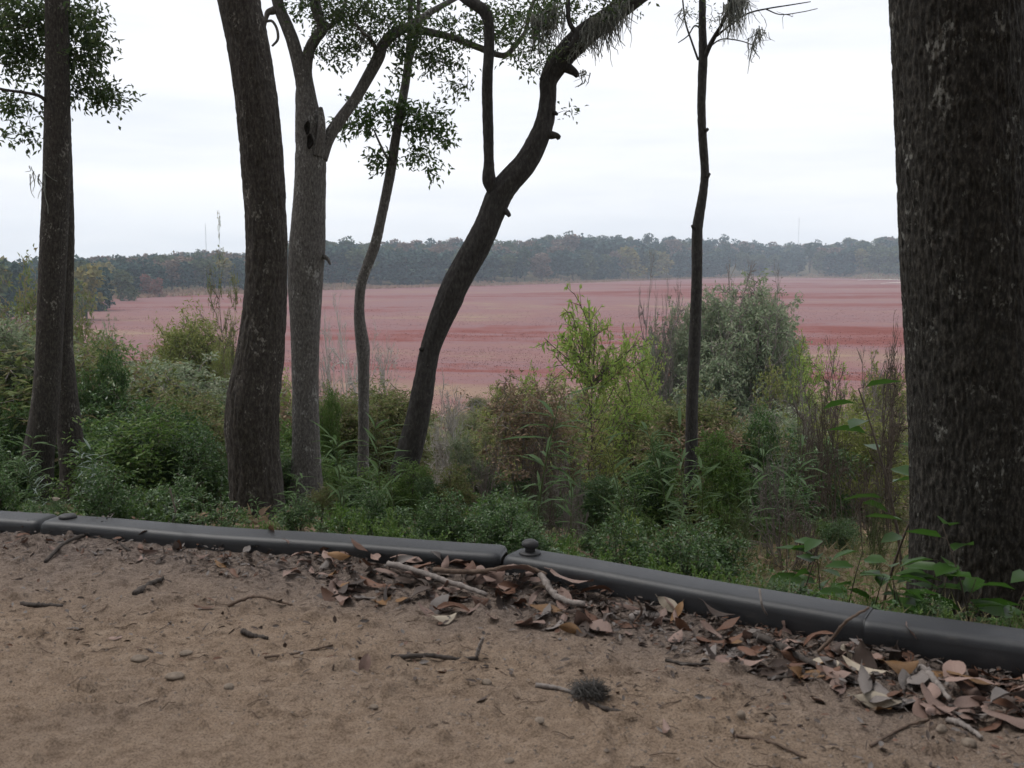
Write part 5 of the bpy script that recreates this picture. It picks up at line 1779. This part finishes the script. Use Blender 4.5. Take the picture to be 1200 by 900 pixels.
stick([(745, 690 + 38), (752, 716), (748, 704)], 3.2, 'bent twig standing against the front of the timber right of the knob', M_STICK3, .0, zs=[.02, .05, .08])
stick([(1020, 868), (1060, 846), (1090, 838)], 4, 'thin twig near the lower right pile', M_STICK3, .003)
stick([(860, 855), (900, 862), (945, 880)], 4, 'thin dark twig on the sand at the lower right', M_STICK3, .002)
stick([(205, 620), (206, 600), (199, 572)], 1.8, 'thin bleached stalk standing behind the long timber', M_STICK2, .0, zs=[-.03, .16, .27])

# moss tuft
q = onplane(692, 812, .01); q[2] = float(path_z(np.array(q[0]), np.array(q[1])))
m_ = MB(); pol = []
for i in range(420):
    d = nrm(gl.normal(0, 1, 3)) * np.array((1.15, .9, .75)); d[2] = abs(d[2]) * .9
    a = np.array((0, 0, .010)) + d * .012; b = np.array((0, 0, .010)) + d * .034 + gl.normal(0, .006, 3)
    c_ = (a + b) / 2 + gl.normal(0, .007, 3)
    pol.append((np.stack([a, c_, b]), np.array((.0007, .0006, .0004))))
twigs(m_, pol, 3)
o_ = obj('moss_tuft', m_.mesh('moss_tuft', plain_mat('dark_grey_moss', (.11, .105, .10), .95, .3, 200, .1)), None, q)
tag(o_, 'fuzzy dark grey moss tuft lying on the sand right of centre', 'moss')

# stones
M_STONE = plain_mat('pale_sandy_stone', (.19, .155, .125), .95, .25, 120, .1)


def stone(px, py, wpx, flat, label, seed):
    q = onplane(px, py, .01)
    r_ = wpx / F * q[1] * .5
    g_ = np.random.default_rng(seed)
    th = np.linspace(0, 2 * np.pi, 16, endpoint=False)
    ph = np.linspace(-1.2, 1.5, 8)
    V = np.stack([np.cos(ph)[:, None] * np.cos(th), np.cos(ph)[:, None] * np.sin(th), np.sin(ph)[:, None] * np.ones(16)], -1)
    nz = .75 + .5 * fbm(V[..., 0] * 1.6 + seed, V[..., 1] * 1.6, V[..., 2] * 1.6, 3)
    V = (V * nz[..., None] * np.array((1, .8, flat)) * r_).reshape(-1, 3)
    i = np.arange(7)[:, None] * 16; j = np.arange(16)[None, :]; j2 = (j + 1) % 16
    Q = np.stack([i + j, i + j2, i + 16 + j2, i + 16 + j], -1).reshape(-1, 4)
    V = np.vstack([V, V[-16:].mean(0) + (0, 0, r_ * .03)]); jj = np.arange(16)
    o_ = obj('stone', MB().add(V, Q, np.stack([112 + jj, 112 + (jj + 1) % 16, np.full(16, 128)], -1)).mesh('stone', M_STONE), None,
             (q[0], q[1], float(path_z(np.array(q[0]), np.array(q[1]))) + r_ * flat * .25))
    o_.rotation_euler = (0, 0, g_.uniform(0, 6.28))
    return tag(o_, label, 'stone')


for a in ((205, 792, 24, .34, 'largest pale sandy lump half buried at the lower left', 1), (268, 803, 15, .5, 'small pale stone right of the sandy lump', 2), (218, 766, 16, .4, 'small grey stone above the sandy lump', 3), (163, 770, 22, .4, 'brown clod left of the sandy lump', 4),
          (868, 840, 13, .8, 'round dark pebble at the lower right', 5), (905, 838, 10, .8, 'small pebble right of the round dark pebble', 6), (1103, 857, 15, .8, 'grey pebble between sticks at the lower right', 7), (1136, 868, 20, .7, 'largest pebble at the lower right by the leaf pile', 8),
          (570, 795, 14, .6, 'pale pebble below the lone dark twig', 9), (438, 827, 12, .5, 'small pebble at the lower middle left', 10), (597, 884, 14, .5, 'pale pebble near the bottom edge of the photo', 11), (632, 844, 16, .4, 'flat pale stone left below the moss tuft', 12)):
    stone(*a)
